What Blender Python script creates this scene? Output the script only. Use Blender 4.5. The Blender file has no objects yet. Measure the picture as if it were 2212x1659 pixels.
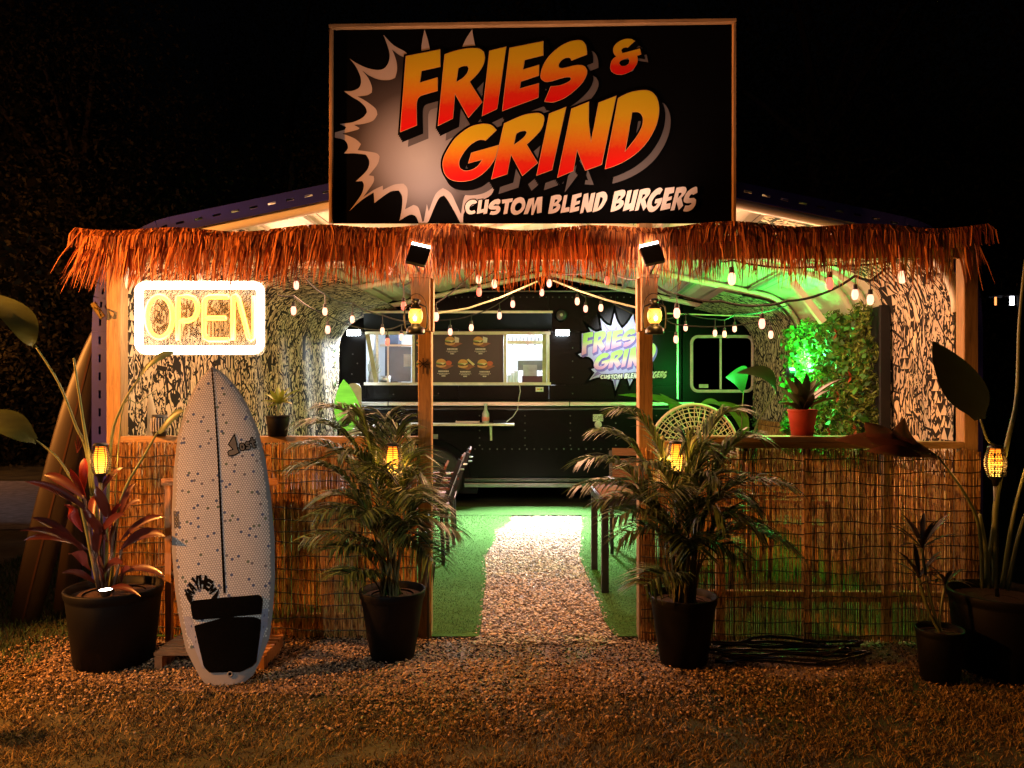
import bpy, bmesh, math, random
import numpy as np
from mathutils import Vector, Matrix, Euler
random.seed(7); rng = np.random.default_rng(7)
R = math.radians
SC = bpy.context.scene
COL = SC.collection

# ------------------------------------------------------------------ camera, sky, exposure
F_PX, CX, HY = 1661.0, 1106.0, 843.0           # focal length, centre and horizon of the photograph (2212 px wide)
cam_d = bpy.data.cameras.new('camera'); cam = bpy.data.objects.new('camera', cam_d); COL.objects.link(cam)
cam.location = (0, 0, 1.5); cam.rotation_euler = (R(90), 0, 0)
cam_d.sensor_width = 36; cam_d.lens = 36 * F_PX / 2212; cam_d.shift_y = (HY - 829.5) / 2212
cam_d.clip_start = 0.05; cam_d.clip_end = 300
SC.camera = cam
SC.view_settings.view_transform = 'Standard'; SC.view_settings.look = 'None'
SC.view_settings.exposure = 0.6; SC.view_settings.gamma = 1.0; SC.view_settings.use_curve_mapping = False
w = bpy.data.worlds.new("World"); SC.world = w; w.use_nodes = True
wn = w.node_tree; bg = wn.nodes['Background']
sky = wn.nodes.new('ShaderNodeTexSky'); sky.sky_type = 'NISHITA'; sky.sun_disc = False
sky.sun_elevation = R(-4.0); sky.sun_rotation = R(200); sky.air_density = 1.0; sky.dust_density = 2.0
wn.links.new(sky.outputs[0], bg.inputs[0]); bg.inputs[1].default_value = 0.02
sun_d = bpy.data.lights.new('moon', 'SUN'); sun_d.energy = 0.012; sun_d.angle = R(0.5); sun_d.color = (0.86, 0.9, 1.0)
sun = bpy.data.objects.new('moon', sun_d); COL.objects.link(sun); sun.rotation_euler = (R(52), 0, R(-20))
cy = SC.cycles
cy.use_denoising = True; cy.max_bounces = 6; cy.diffuse_bounces = 3; cy.glossy_bounces = 3; cy.transmission_bounces = 4
cy.transparent_max_bounces = 12; cy.sample_clamp_indirect = 4.0; cy.caustics_reflective = False; cy.caustics_refractive = False

# ------------------------------------------------------------------ projection helpers: photograph pixel (2212 wide) -> world
def P(px, py, d): return Vector(((px - CX) / F_PX * d, d, 1.5 + (HY - py) / F_PX * d))
def G(px, py):
    d = 1.5 * F_PX / (py - HY); return Vector(((px - CX) / F_PX * d, d, 0))
FS = -0.029
def FP(px, py, y0=4.605, s=FS):
    a = (px - CX) / F_PX; t = y0 / (1 - s * a)
    return Vector((a * t, t, 1.5 + (HY - py) / F_PX * t))
def Z2P(zx, zy, ox, oy, sc): return ((ox + zx * sc) * 0.5486, (oy + zy * sc) * 0.5486)

# ------------------------------------------------------------------ materials
def nt(m):
    m.use_nodes = True; return m.node_tree, m.node_tree.nodes, m.node_tree.links
def setp(b, **k):
    for n, v in k.items():
        b.inputs[n.replace('_', ' ')].default_value = v
def c4(c): return (c[0], c[1], c[2], 1)
def texco(N, L, kind='Object', scale=(1, 1, 1), rot=(0, 0, 0)):
    tc = N.new('ShaderNodeTexCoord'); mp = N.new('ShaderNodeMapping')
    mp.inputs['Scale'].default_value = scale; mp.inputs['Rotation'].default_value = rot
    L.new(tc.outputs[kind], mp.inputs[0]); return mp.outputs[0]
def noise(N, L, vec, scale=5, detail=4, rough=.5, dist=0):
    n = N.new('ShaderNodeTexNoise'); n.inputs['Scale'].default_value = scale; n.inputs['Detail'].default_value = detail
    n.inputs['Roughness'].default_value = rough; n.inputs['Distortion'].default_value = dist
    if vec: L.new(vec, n.inputs['Vector'])
    return n.outputs['Fac']
def ramp(N, L, fac, stops, interp='LINEAR'):
    r = N.new('ShaderNodeValToRGB'); cr = r.color_ramp; cr.interpolation = interp
    while len(cr.elements) > 1: cr.elements.remove(cr.elements[-1])
    cr.elements[0].position = stops[0][0]; cr.elements[0].color = c4(stops[0][1])
    for p, c in stops[1:]: e = cr.elements.new(p); e.color = c4(c)
    L.new(fac, r.inputs[0]); return r.outputs[0]
def math_(N, L, op, a, b=None, c=None):
    m = N.new('ShaderNodeMath'); m.operation = op
    for i, v in enumerate((a, b, c)):
        if v is None: continue
        if isinstance(v, (int, float)): m.inputs[i].default_value = v
        else: L.new(v, m.inputs[i])
    return m.outputs[0]
def bump(N, L, b, h, strength=.3, dist=.01):
    bp = N.new('ShaderNodeBump'); bp.inputs['Strength'].default_value = strength; bp.inputs['Distance'].default_value = dist
    L.new(h, bp.inputs['Height']); L.new(bp.outputs[0], b.inputs['Normal'])
MATS = {}
def mat(name, col, rough=.6, metal=0.0, var=.25, vscale=8, stretch=(1, 1, 1), bmp=0.0, bscale=None, island=0.0, spec=.5,
        trans=0.0, alpha=1.0, coat=0.0, col2=None):
    """surface with mottled colour (noise and / or one tone per loose piece)"""
    if name in MATS: return MATS[name]
    m = bpy.data.materials.new(name); T, N, L = nt(m); b = N['Principled BSDF']
    setp(b, Roughness=rough, Metallic=metal); b.inputs['Specular IOR Level'].default_value = spec
    b.inputs['Coat Weight'].default_value = coat
    v = texco(N, L, 'Object', stretch)
    f = noise(N, L, v, vscale, 5, .6)
    if island:
        g = N.new('ShaderNodeNewGeometry')
        f2 = math_(N, L, 'MULTIPLY', g.outputs['Random Per Island'], island)
        f1 = math_(N, L, 'MULTIPLY', f, 1 - island)
        f = math_(N, L, 'ADD', f1, f2)
    lo = [max(0, c * (1 - var)) for c in col]; hi = col2 or [min(1, c * (1 + var)) for c in col]
    cr = ramp(N, L, f, [(.25, lo), (.75, hi)])
    L.new(cr, b.inputs['Base Color'])
    if bmp:
        bn = noise(N, L, v, bscale or vscale * 4, 5, .6); bump(N, L, b, bn, bmp)
    out = N['Material Output']
    if trans:
        t = N.new('ShaderNodeBsdfTranslucent'); L.new(cr, t.inputs[0]); mx = N.new('ShaderNodeMixShader')
        mx.inputs[0].default_value = trans; L.new(b.outputs[0], mx.inputs[1]); L.new(t.outputs[0], mx.inputs[2]); L.new(mx.outputs[0], out.inputs[0])
    if alpha < 1:
        b.inputs['Alpha'].default_value = alpha
    MATS[name] = m; return m
def emat(name, col, s):
    if name in MATS: return MATS[name]
    m = bpy.data.materials.new(name); T, N, L = nt(m); b = N['Principled BSDF']
    setp(b, Roughness=.4); b.inputs["Base Color"].default_value = c4((.12, .12, .12))
    b.inputs['Emission Color'].default_value = c4(col); b.inputs['Emission Strength'].default_value = s
    MATS[name] = m; return m
def wood(name, col, axis='Z', dark=.45, rough=.65):
    if name in MATS: return MATS[name]
    m = bpy.data.materials.new(name); T, N, L = nt(m); b = N['Principled BSDF']
    s = {'X': (1.2, 14, 14), 'Y': (14, 1.2, 14), 'Z': (14, 14, 1.2)}[axis]
    v = texco(N, L, 'Object', s)
    n = noise(N, L, v, 3.5, 6, .65, 1.2)
    v2 = texco(N, L, 'Object', tuple(q * .35 for q in s)); kn = noise(N, L, v2, 4.2, 2, .5, .2)
    k = ramp(N, L, kn, [(.70, (1, 1, 1)), (.78, (.28, .2, .16))])
    c = ramp(N, L, n, [(.3, [q * dark for q in col]), (.5, [q * .85 for q in col]), (.72, [min(1, q * 1.15) for q in col])])
    mx = N.new('ShaderNodeMix'); mx.data_type = 'RGBA'; mx.blend_type = 'MULTIPLY'; mx.inputs[0].default_value = 1
    L.new(c, mx.inputs[6]); L.new(k, mx.inputs[7]); L.new(mx.outputs[2], b.inputs['Base Color'])
    setp(b, Roughness=rough); bump(N, L, b, n, .25, .004)
    MATS[name] = m; return m
def gradmat(name, stops, axis='Z', rough=.5, kind='Generated', grain=.0):
    """printed colour fade along one axis of the piece itself"""
    if name in MATS: return MATS[name]
    m = bpy.data.materials.new(name); T, N, L = nt(m); b = N['Principled BSDF']
    tc = N.new('ShaderNodeTexCoord'); sp = N.new('ShaderNodeSeparateXYZ'); L.new(tc.outputs[kind], sp.inputs[0])
    f = sp.outputs[axis]
    if grain:
        f = math_(N, L, 'ADD', f, math_(N, L, 'MULTIPLY', math_(N, L, 'SUBTRACT', noise(N, L, tc.outputs['Object'], 60, 3), .5), grain))
    L.new(ramp(N, L, f, stops), b.inputs['Base Color']); setp(b, Roughness=rough)
    b.inputs['Specular IOR Level'].default_value = .2
    MATS[name] = m; return m

# ------------------------------------------------------------------ mesh building
class MB:
    def __init__(s): s.v = []; s.f = []; s.m = []
    def add(s, vs, fs, mi=0):
        o = len(s.v); s.v += [tuple(x) for x in vs]; s.f += [tuple(i + o for i in f) for f in fs]; s.m += [mi] * len(fs); return s
    def box(s, c, size, rot=None, mi=0):
        c = Vector(c); hx, hy, hz = [q / 2 for q in size]
        M = Euler(rot).to_matrix() if rot is not None and not isinstance(rot, Matrix) else rot
        vs = []
        for x in (-hx, hx):
            for y in (-hy, hy):
                for z in (-hz, hz):
                    q = Vector((x, y, z)); q = M @ q if M else q; vs.append(c + q)
        return s.add(vs, [(0, 1, 3, 2), (4, 6, 7, 5), (0, 4, 5, 1), (2, 3, 7, 6), (0, 2, 6, 4), (1, 5, 7, 3)], mi)
    def beam(s, a, b, w, h, up=(0, 0, 1), mi=0, bev=0.0):
        a = Vector(a); b = Vector(b); t = (b - a).normalized(); u = Vector(up)
        if abs(t.dot(u)) > .99: u = Vector((0, 1, 0))
        sd = t.cross(u).normalized(); u = sd.cross(t).normalized()
        k = bev
        if k > 0: ring = [(-w/2+k, -h/2), (w/2-k, -h/2), (w/2, -h/2+k), (w/2, h/2-k), (w/2-k, h/2), (-w/2+k, h/2), (-w/2, h/2-k), (-w/2, -h/2+k)]
        else: ring = [(-w/2, -h/2), (w/2, -h/2), (w/2, h/2), (-w/2, h/2)]
        n = len(ring); vs = [p + sd * x + u * y for p in (a, b) for x, y in ring]
        fs = [(i, (i + 1) % n, n + (i + 1) % n, n + i) for i in range(n)] + [tuple(range(n - 1, -1, -1)), tuple(range(n, 2 * n))]
        return s.add(vs, fs, mi)
    def tube(s, pts, r, n=8, mi=0, closed=False, cap=True):
        pts = [Vector(p) for p in pts]; m = len(pts); vs = []; up = None
        rr = r if isinstance(r, (list, tuple)) else [r] * m
        for i, p in enumerate(pts):
            if closed: t = pts[(i + 1) % m] - pts[i - 1]
            else: t = pts[min(i + 1, m - 1)] - pts[max(i - 1, 0)]
            t.normalize()
            if up is None: up = Vector((0, 0, 1)) if abs(t.z) < .9 else Vector((0, 1, 0))
            sd = t.cross(up).normalized(); up = sd.cross(t).normalized()
            for k in range(n):
                a = 2 * math.pi * k / n; vs.append(p + (sd * math.cos(a) + up * math.sin(a)) * rr[i])
        fs = []
        for i in range(m if closed else m - 1):
            j = (i + 1) % m
            for k in range(n): fs.append((i * n + k, i * n + (k + 1) % n, j * n + (k + 1) % n, j * n + k))
        if cap and not closed: fs += [tuple(range(n - 1, -1, -1)), tuple(range((m - 1) * n, m * n))]
        return s.add(vs, fs, mi)
    def lathe(s, prof, c=(0, 0, 0), n=20, mi=0, M=None):
        c = Vector(c); vs = []
        for r, z in prof:
            for k in range(n):
                a = 2 * math.pi * k / n; q = Vector((r * math.cos(a), r * math.sin(a), z)); q = M @ q if M else q; vs.append(c + q)
        fs = []
        for i in range(len(prof) - 1):
            for k in range(n): fs.append((i * n + k, i * n + (k + 1) % n, (i + 1) * n + (k + 1) % n, (i + 1) * n + k))
        return s.add(vs, fs, mi)
    def ribbon(s, pts, ws, side, mi=0):
        vs = []
        for p, wd in zip(pts, ws): vs += [Vector(p) - Vector(side) * wd / 2, Vector(p) + Vector(side) * wd / 2]
        return s.add(vs, [(2*i, 2*i+1, 2*i+3, 2*i+2) for i in range(len(pts) - 1)], mi)
    def grid(s, rows, mi=0):
        m = len(rows[0]); vs = [p for r in rows for p in r]
        return s.add(vs, [(i*m+j, i*m+j+1, (i+1)*m+j+1, (i+1)*m+j) for i in range(len(rows)-1) for j in range(m-1)], mi)
def origin(o):
    v = Vector((0, 0, 0))
    while o is not None: v += o.location; o = o.parent
    return v
def tag(o, label=None, cat=None, group=None, kind=None):
    if label: o['label'] = label
    if cat: o['category'] = cat
    if group: o['group'] = group
    if kind: o['kind'] = kind
    return o
def obj(name, mb, mats, parent=None, smooth=False, at=None, bevel=0, **tg):
    """one mesh object; mb holds world coordinates (or coordinates relative to the parent's origin for a prototype at 0,0,0)"""
    me = bpy.data.meshes.new(name)
    if isinstance(mb, MB):
        o0 = origin(parent) if parent else Vector(at) if at is not None else Vector((0, 0, 0))
        me.from_pydata([(x - o0.x, y - o0.y, z - o0.z) for x, y, z in mb.v], [], mb.f)
        me.polygons.foreach_set('material_index', mb.m)
    else:
        me = mb; me.name = name; o0 = origin(parent) if parent else Vector(at) if at is not None else Vector((0, 0, 0))
        if o0.length > 0: me.transform(Matrix.Translation(-o0))
    for m in (mats if isinstance(mats, (list, tuple)) else [mats]): me.materials.append(m)
    if smooth: me.polygons.foreach_set('use_smooth', [True] * len(me.polygons))
    me.update(); o = bpy.data.objects.new(name, me); COL.objects.link(o)
    if parent: o.parent = parent
    elif at is not None: o.location = at
    if bevel:
        b = o.modifiers.new('bevel', 'BEVEL'); b.width = bevel; b.segments = 2; b.limit_method = 'ANGLE'; b.angle_limit = R(40)
    return tag(o, **tg)
def thing(name, loc, label, cat, group=None, rotz=0):
    o = bpy.data.objects.new(name, None); o.empty_display_size = .1; COL.objects.link(o); o.location = loc; o.rotation_euler = (0, 0, rotz)
    return tag(o, label, cat, group)
def copy_thing(o, loc=None, rotz=None, label=None, parent=None):
    c = o.copy(); COL.objects.link(c)
    if parent is not None: c.parent = parent
    if loc is not None: c.location = loc
    if rotz is not None: c.rotation_euler = (0, 0, rotz)
    if label: c['label'] = label
    for ch in [x for x in bpy.data.objects if x.parent == o]: copy_thing(ch, parent=c)
    return c
def np_mesh(name, V, Fc):
    V = np.asarray(V, dtype=np.float32); Fc = np.asarray(Fc, dtype=np.int32); k = Fc.shape[1]
    me = bpy.data.meshes.new(name); me.vertices.add(len(V)); me.vertices.foreach_set('co', V.ravel())
    me.loops.add(Fc.size); me.loops.foreach_set('vertex_index', Fc.ravel())
    me.polygons.add(len(Fc)); me.polygons.foreach_set('loop_start', np.arange(0, Fc.size, k, dtype=np.int32))
    me.update(calc_edges=True); me.validate(); return me
def leaf_cloud(C, size, aspect=.5, flat=0.0):
    """rhombic leaves at the points C"""
    n = len(C); a = rng.normal(size=(n, 3)); a[:, 2] *= (1 - flat * .6); a /= np.linalg.norm(a, axis=1)[:, None]
    b = rng.normal(size=(n, 3)); b -= (b * a).sum(1)[:, None] * a; b /= np.linalg.norm(b, axis=1)[:, None]
    s = (size * rng.uniform(.6, 1.3, n))[:, None]
    V = np.stack([C - a * s * .5, C + b * s * aspect * .5, C + a * s * .5, C - b * s * aspect * .5], 1).reshape(-1, 3)
    return V, np.arange(n * 4).reshape(-1, 4)
def smooth_loop(pts, n=4, corner=50):
    """closed Catmull-Rom through the points, keeping sharp corners"""
    m = len(pts); out = []
    P_ = [Vector((p[0], p[1])) for p in pts]; sharp = []
    for i in range(m):
        a = P_[i] - P_[i - 1]; b = P_[(i + 1) % m] - P_[i]
        sharp.append(a.length < 1e-6 or b.length < 1e-6 or math.degrees(a.angle(b, 0)) > corner)
    for i in range(m):
        p1 = P_[i]; p2 = P_[(i + 1) % m]; out.append(p1)
        if sharp[i] and sharp[(i + 1) % m]: continue
        p0 = P_[i - 1] if not sharp[i] else p1; p3 = P_[(i + 2) % m] if not sharp[(i + 1) % m] else p2
        for k in range(1, n):
            t = k / n
            out.append(.5 * ((2 * p1) + (-p0 + p2) * t + (2 * p0 - 5 * p1 + 4 * p2 - p3) * t * t + (-p0 + 3 * p1 - 3 * p2 + p3) * t ** 3))
    return [(p.x, p.y) for p in out]
def plate(loops, mapf, thick=.002, offset=0.0, y=0.0, shift=(0, 0)):
    """filled flat shape: loops in 2-D photograph pixels of its own panel, mapped onto the panel by mapf(px, py, depth_offset)"""
    cu = bpy.data.curves.new('tmp', 'CURVE'); cu.dimensions = '2D'; cu.fill_mode = 'BOTH'; cu.offset = offset
    for lp in loops:
        sp = cu.splines.new('POLY'); sp.points.add(len(lp) - 1); sp.use_cyclic_u = True
        for i, (x, yy) in enumerate(lp): sp.points[i].co = (x + shift[0], -(yy + shift[1]), 0, 1)
    o = bpy.data.objects.new('tmp', cu); COL.objects.link(o)
    me = bpy.data.meshes.new_from_object(o); bpy.data.objects.remove(o); bpy.data.curves.remove(cu)
    bm = bmesh.new(); bm.from_mesh(me)
    bmesh.ops.remove_doubles(bm, verts=bm.verts, dist=1e-4)
    vs = [v for v in bm.verts]
    for v in vs:
        v.co = mapf(v.co.x, -v.co.y, y)
    if thick > 0:
        bmesh.ops.solidify(bm, geom=bm.faces[:], thickness=thick)
    bmesh.ops.recalc_face_normals(bm, faces=bm.faces)
    bpy.data.meshes.remove(me); me = bpy.data.meshes.new('plate'); bm.to_mesh(me); bm.free(); return me
def text_loops(txt, size=1.0):
    """outlines of text in the built-in font as loops (x right, y up)"""
    cu = bpy.data.curves.new('t', 'FONT'); cu.body = txt; cu.size = size; cu.resolution_u = 3
    o = bpy.data.objects.new('t', cu); COL.objects.link(o); me = bpy.data.meshes.new_from_object(o)
    bpy.data.objects.remove(o); bpy.data.curves.remove(cu); return me
def area(name, loc, target, size, energy, col, shape='RECTANGLE', size_y=None, spread=None, parent=None):
    d = bpy.data.lights.new(name, 'AREA'); d.shape = shape; d.size = size
    if size_y: d.size_y = size_y
    d.energy = energy; d.color = col
    if spread: d.spread = spread
    o = bpy.data.objects.new(name, d); COL.objects.link(o); o.location = loc
    o.rotation_euler = (Vector(target) - Vector(loc)).to_track_quat('-Z', 'Y').to_euler(); return o
def point(name, loc, energy, col, r=.03):
    d = bpy.data.lights.new(name, 'POINT'); d.energy = energy; d.color = col; d.shadow_soft_size = r
    o = bpy.data.objects.new(name, d); COL.objects.link(o); o.location = loc; return o
def spot(name, loc, target, energy, col, ang=60, blend=.5, r=.03):
    d = bpy.data.lights.new(name, 'SPOT'); d.energy = energy; d.color = col; d.spot_size = R(ang); d.spot_blend = blend; d.shadow_soft_size = r
    o = bpy.data.objects.new(name, d); COL.objects.link(o); o.location = loc
    o.rotation_euler = (Vector(target) - Vector(loc)).to_track_quat('-Z', 'Y').to_euler(); return o
def bez(p0, p1, p2, n):
    return [p0 * (1 - t) ** 2 + p1 * 2 * t * (1 - t) + p2 * t * t for t in [i / n for i in range(n + 1)]]
def blade(mb, pts, wmax, fold=.25, up=Vector((0, 0, 1)), peak=.4, mi=0, side=None, stalk=.06, flatend=.0):
    """leaf blade along the points pts with a folded midrib"""
    n = len(pts) - 1; rows = []
    for i, p in enumerate(pts):
        t = i / n; tg = (pts[min(i + 1, n)] - pts[max(i - 1, 0)]).normalized()
        sd = side if side is not None else tg.cross(up)
        if sd.length < 1e-3: sd = Vector((1, 0, 0))
        sd = sd.normalized(); nn = sd.cross(tg).normalized()
        q = t / peak * .5 if t < peak else .5 + (t - peak) / (1 - peak) * .5
        wd = wmax * max(stalk, math.sin(math.pi * q) ** .75) if 0 < i < n else wmax * (stalk if i == 0 else .02)
        rows.append([p - sd * wd / 2 + nn * wd * fold, p, p + sd * wd / 2 + nn * wd * fold])
    mb.grid(rows, mi)
def frond(mb, pts, n, L, wd, droop=.5, start=.22, mi=0, rm=1):
    m = len(pts) - 1
    mb.tube(pts, [.006 * (1 - .75 * i / m) for i in range(m + 1)], 5, mi=rm)
    for j in range(n):
        t = start + (1 - start) * j / (n - 1); x = t * m; i = min(int(x), m - 1); p = pts[i].lerp(pts[i + 1], x - i)
        tg = (pts[i + 1] - pts[i]).normalized(); sd = tg.cross(Vector((0, 0, 1)))
        sd = sd.normalized() if sd.length > .05 else Vector((1, 0, 0))
        ll = L * (.55 + .6 * math.sin(math.pi * min(1, t * .9 + .1))) * random.uniform(.85, 1.1)
        for s in (-1, 1):
            d = (sd * s * random.uniform(.6, .9) + tg * random.uniform(.6, .85) + Vector((0, 0, random.uniform(.0, .25)))).normalized()
            q = [p, p + d * ll * .35 + Vector((0, 0, .01)), p + d * ll * .7 - Vector((0, 0, droop * ll * .25)), p + d * ll - Vector((0, 0, droop * ll * .75))]
            wv = d.cross(Vector((random.uniform(-.3, .3), random.uniform(-.5, .5), 1))).normalized()
            mb.ribbon(q, [wd * .5, wd, wd * .7, .001], wv, mi)
# ================================================================== SETTING: ground
def interp(y, ys, xs): return float(np.interp(y, ys, xs))
EL = [(1035,1385),(1042,1350),(1045,1300),(1052,1250),(1048,1212),(1055,1195),(1072,1170),(1074,1150),(1105,1130),(1105,1117)]
ER = [(1330,1385),(1305,1350),(1288,1300),(1268,1250),(1250,1205),(1253,1190),(1255,1150),(1256,1117)]
gl = [G(*p) for p in EL]; gr = [G(*p) for p in ER]
LY, LX = [p.y for p in gl], [p.x for p in gl]; RY, RX = [p.y for p in gr], [p.x for p in gr]
m_dirt = mat('dirt_and_dry_grass', (.055, .05, .018), .95, vscale=3, var=.6, bmp=.6, bscale=60)
m_gravel = mat('crushed_gravel', (.22, .16, .12), .95, vscale=40, var=.6, bmp=.9, bscale=70)
m_stone = mat('gravel_stone', (.25, .165, .09), .9, island=.9, var=.95, vscale=30)
m_turf = mat('artificial_turf', (.055, .12, .032), .95, vscale=45, var=.45, bmp=.5, bscale=200, spec=0)
m_blade = mat('turf_blade', (.07, .14, .04), .9, island=.5, var=.45, vscale=2, trans=.3, spec=0)
m_dry = mat('dry_grass_blade', (.20, .125, .03), .8, island=.85, var=.8, vscale=1.5)
def sheet(name, pts, z, m, kind='structure'):
    o = obj(name, MB().add([(x, y, z) for x, y in pts], [tuple(range(len(pts)))]), m); return tag(o, kind=kind)
sheet('ground', [(-60, -12), (60, -12), (60, 80), (-60, 80)], 0, m_dirt)
ys = np.linspace(4.62, 9.08, 40)
def strip(name, ya, xa, xb, z, m):
    mb = MB(); mb.grid([[Vector((xa(y), y, z)), Vector((xb(y), y, z))] for y in ya]); return tag(obj(name, mb, m), kind='structure')
pl = lambda y: interp(y, LY, LX); pr = lambda y: interp(y, RY, RX)
strip('gravel_path', ys, pl, pr, .006, m_gravel)
strip('artificial_turf', ys, lambda y: -2.5, lambda y: pl(y) - .004, .022, m_turf)
strip('artificial_turf', ys, lambda y: pr(y) + .004, lambda y: 3.0, .022, m_turf)
strip('artificial_turf', [9.09, 9.75], lambda y: -2.5, lambda y: 3.1, .026, m_turf)
sheet('gravel_apron', [(-2.75, 3.98), (-1.6, 3.82), (0, 3.72), (1.3, 3.9), (2.4, 4.2), (2.6, 4.61), (-2.75, 4.61)], .004, m_gravel)
sheet('gravel_road', [(-60, 8.2), (-3.2, 8.25), (-3.2, 12.6), (-60, 13)], .008, mat('road_gravel', (.2, .19, .2), .95, vscale=8, var=.5, bmp=.6, bscale=50))
sheet('leaf_litter', [(-60, 13.2), (-3.2, 12.8), (60, 13.2), (60, 30), (-60, 30)], .006, m_dirt)
# loose stones and grass
ico = bmesh.new(); bmesh.ops.create_icosphere(ico, subdivisions=1, radius=1)
IV = np.array([v.co[:] for v in ico.verts]); IF = np.array([[v.index for v in f.verts] for f in ico.faces]); ico.free()
def stones(name, C, smin, smax, m):
    n = len(C); s = rng.uniform(smin, smax, (n, 1, 1)); V = IV[None] * (1 + rng.normal(0, .16, (n, 12, 1))) * s
    V = V * np.array([1, 1, .55])[None, None]; V[:, :, :2] *= rng.uniform(.7, 1.3, (n, 1, 2))
    a = rng.uniform(0, 6.28, n); ca, sa = np.cos(a)[:, None], np.sin(a)[:, None]
    X = V[:, :, 0] * ca - V[:, :, 1] * sa; Y = V[:, :, 0] * sa + V[:, :, 1] * ca
    tz = rng.uniform(-.5, .5, (n, 1)); Z = V[:, :, 2] + X * tz
    V = np.stack([X, Y, Z], 2) + C[:, None, :]
    Fc = (IF[None] + (np.arange(n) * 12)[:, None, None]).reshape(-1, 3)
    return obj(name, np_mesh(name, V.reshape(-1, 3), Fc), m, kind='stuff')
pts = []
while len(pts) < 14000:
    y = rng.uniform(4.5, 9.05); x = rng.uniform(pl(y) - .03, pr(y) + .03); pts.append((x, y, rng.uniform(.008, .02)))
stones('path_stones', np.array(pts), .006, .014, mat('path_gravel_stone', (.46, .34, .22), .85, island=.85, var=.6, vscale=30))
pts = []
while len(pts) < 24000:
    x = rng.uniform(-2.9, 2.7); y = rng.uniform(3.3, 4.66)
    lim = 3.95 + .12 * math.sin(x * 3.1) + (max(0, x - .9)) * .22 - .22 * math.exp(-(x - .1) ** 2)
    if y < lim and rng.random() > math.exp(-(lim - y) * 4.2): continue
    if x > 1.3 and rng.random() < .6: continue
    pts.append((x, y, rng.uniform(.004, .018)))
stones('apron_stones', np.array(pts), .003, .0095, m_stone)
def blades(name, X, Y, h, wd, m, z0=0.0, lean=.8):
    n = len(X); a = rng.uniform(0, 6.28, n); h = h * rng.uniform(.5, 1.3, n); l = rng.uniform(.2, lean, n) * h; b = rng.uniform(0, 6.28, n)
    dx, dy = np.cos(a) * wd / 2, np.sin(a) * wd / 2; z = np.full(n, z0)
    A = np.stack([X - dx, Y - dy, z], 1); B = np.stack([X + dx, Y + dy, z], 1)
    mx, my = X + np.cos(b) * l * .35, Y + np.sin(b) * l * .35
    Cc = np.stack([mx + dx * .7, my + dy * .7, z + h * .6], 1); D = np.stack([mx - dx * .7, my - dy * .7, z + h * .6], 1)
    T = np.stack([X + np.cos(b) * l, Y + np.sin(b) * l, z + h], 1)
    V = np.stack([A, B, Cc, D, T], 1).reshape(-1, 3); o = (np.arange(n) * 5)[:, None]
    F3 = np.concatenate([o + np.array([[0, 1, 2]]), o + np.array([[0, 2, 3]]), o + np.array([[3, 2, 4]])])
    return obj(name, np_mesh(name, V, F3), m, kind='stuff')
n = 230000; X = rng.uniform(-3.6, 3.6, n); Y = 2.5 + rng.random(n) ** .8 * 2.1
cl = np.sin(X * 7 + np.sin(Y * 9) * 2) * np.sin(Y * 8 + np.cos(X * 5) * 2)
keep = (Y < 3.95 + .1 * np.sin(X * 3.1) + np.maximum(0, X - .9) * .22 - .2 * np.exp(-(X - .1) ** 2) + rng.normal(.06, .26, n)) & (rng.random(n) < .55 + .45 * cl)
blades('dry_lawn_grass', X[keep], Y[keep], .022, .0045, m_dry, lean=2.2)
n = 16000; X = rng.uniform(-4.4, -2.6, n); Y = rng.uniform(3.8, 8.3, n); blades('verge_grass', X, Y, .05, .006, mat('verge_grass_blade', (.04, .09, .03), .8, island=.7, var=.6), lean=1.4)
n = 150000; Y = rng.uniform(4.66, 9.7, n); X = rng.uniform(-2.4, 2.9, n)
k = (Y > 9.1) | (X < np.interp(Y, LY, LX)) | (X > np.interp(Y, RY, RX))
blades('turf_pile', X[k], Y[k], .010, .004, m_blade, z0=.02, lean=1.0)

# ================================================================== CARPORT
CC = lambda y: .155 + .055 * (y - 4.7)
HW, RAD, RID, SLP = 2.67, .55, 2.99, .21
ZC = RID - SLP * (HW - .792 * RAD) - .978 * RAD
def prof(off, inset=0.0):
    """arch profile from the ground up to the ridge as (offset from centre, z) list for one side"""
    r = RAD - inset; hw = HW - inset
    p = [(hw, 0.0), (hw, .5), (hw, 1.0), (hw, 1.5), (hw, ZC)]
    p += [(hw - r * (1 - math.cos(a)), ZC + r * math.sin(a)) for a in [R(78.1) * i / 9 for i in range(1, 10)]]
    e = p[-1]; p += [(e[0] * (1 - k / 6), e[1] + SLP * e[0] * k / 6) for k in range(1, 7)]
    return p
FY, BY = 4.72, 9.5
carport = thing('carport', (CC(4.7), 4.7, 0), 'blue metal carport with curved eaves and cream ceiling behind the thatch', 'carport')
m_cream = mat('cream_painted_steel', (.70, .66, .52), .45, var=.1, vscale=4)
m_blue = mat('blue_painted_steel', (.016, .017, .19), .35, var=.15, vscale=3)
m_white = mat('white_painted_steel', (.75, .72, .62), .4, var=.08)
bands = [(0, 4), (4, 13), (13, 15), (15, 17), (17, 19)]
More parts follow.
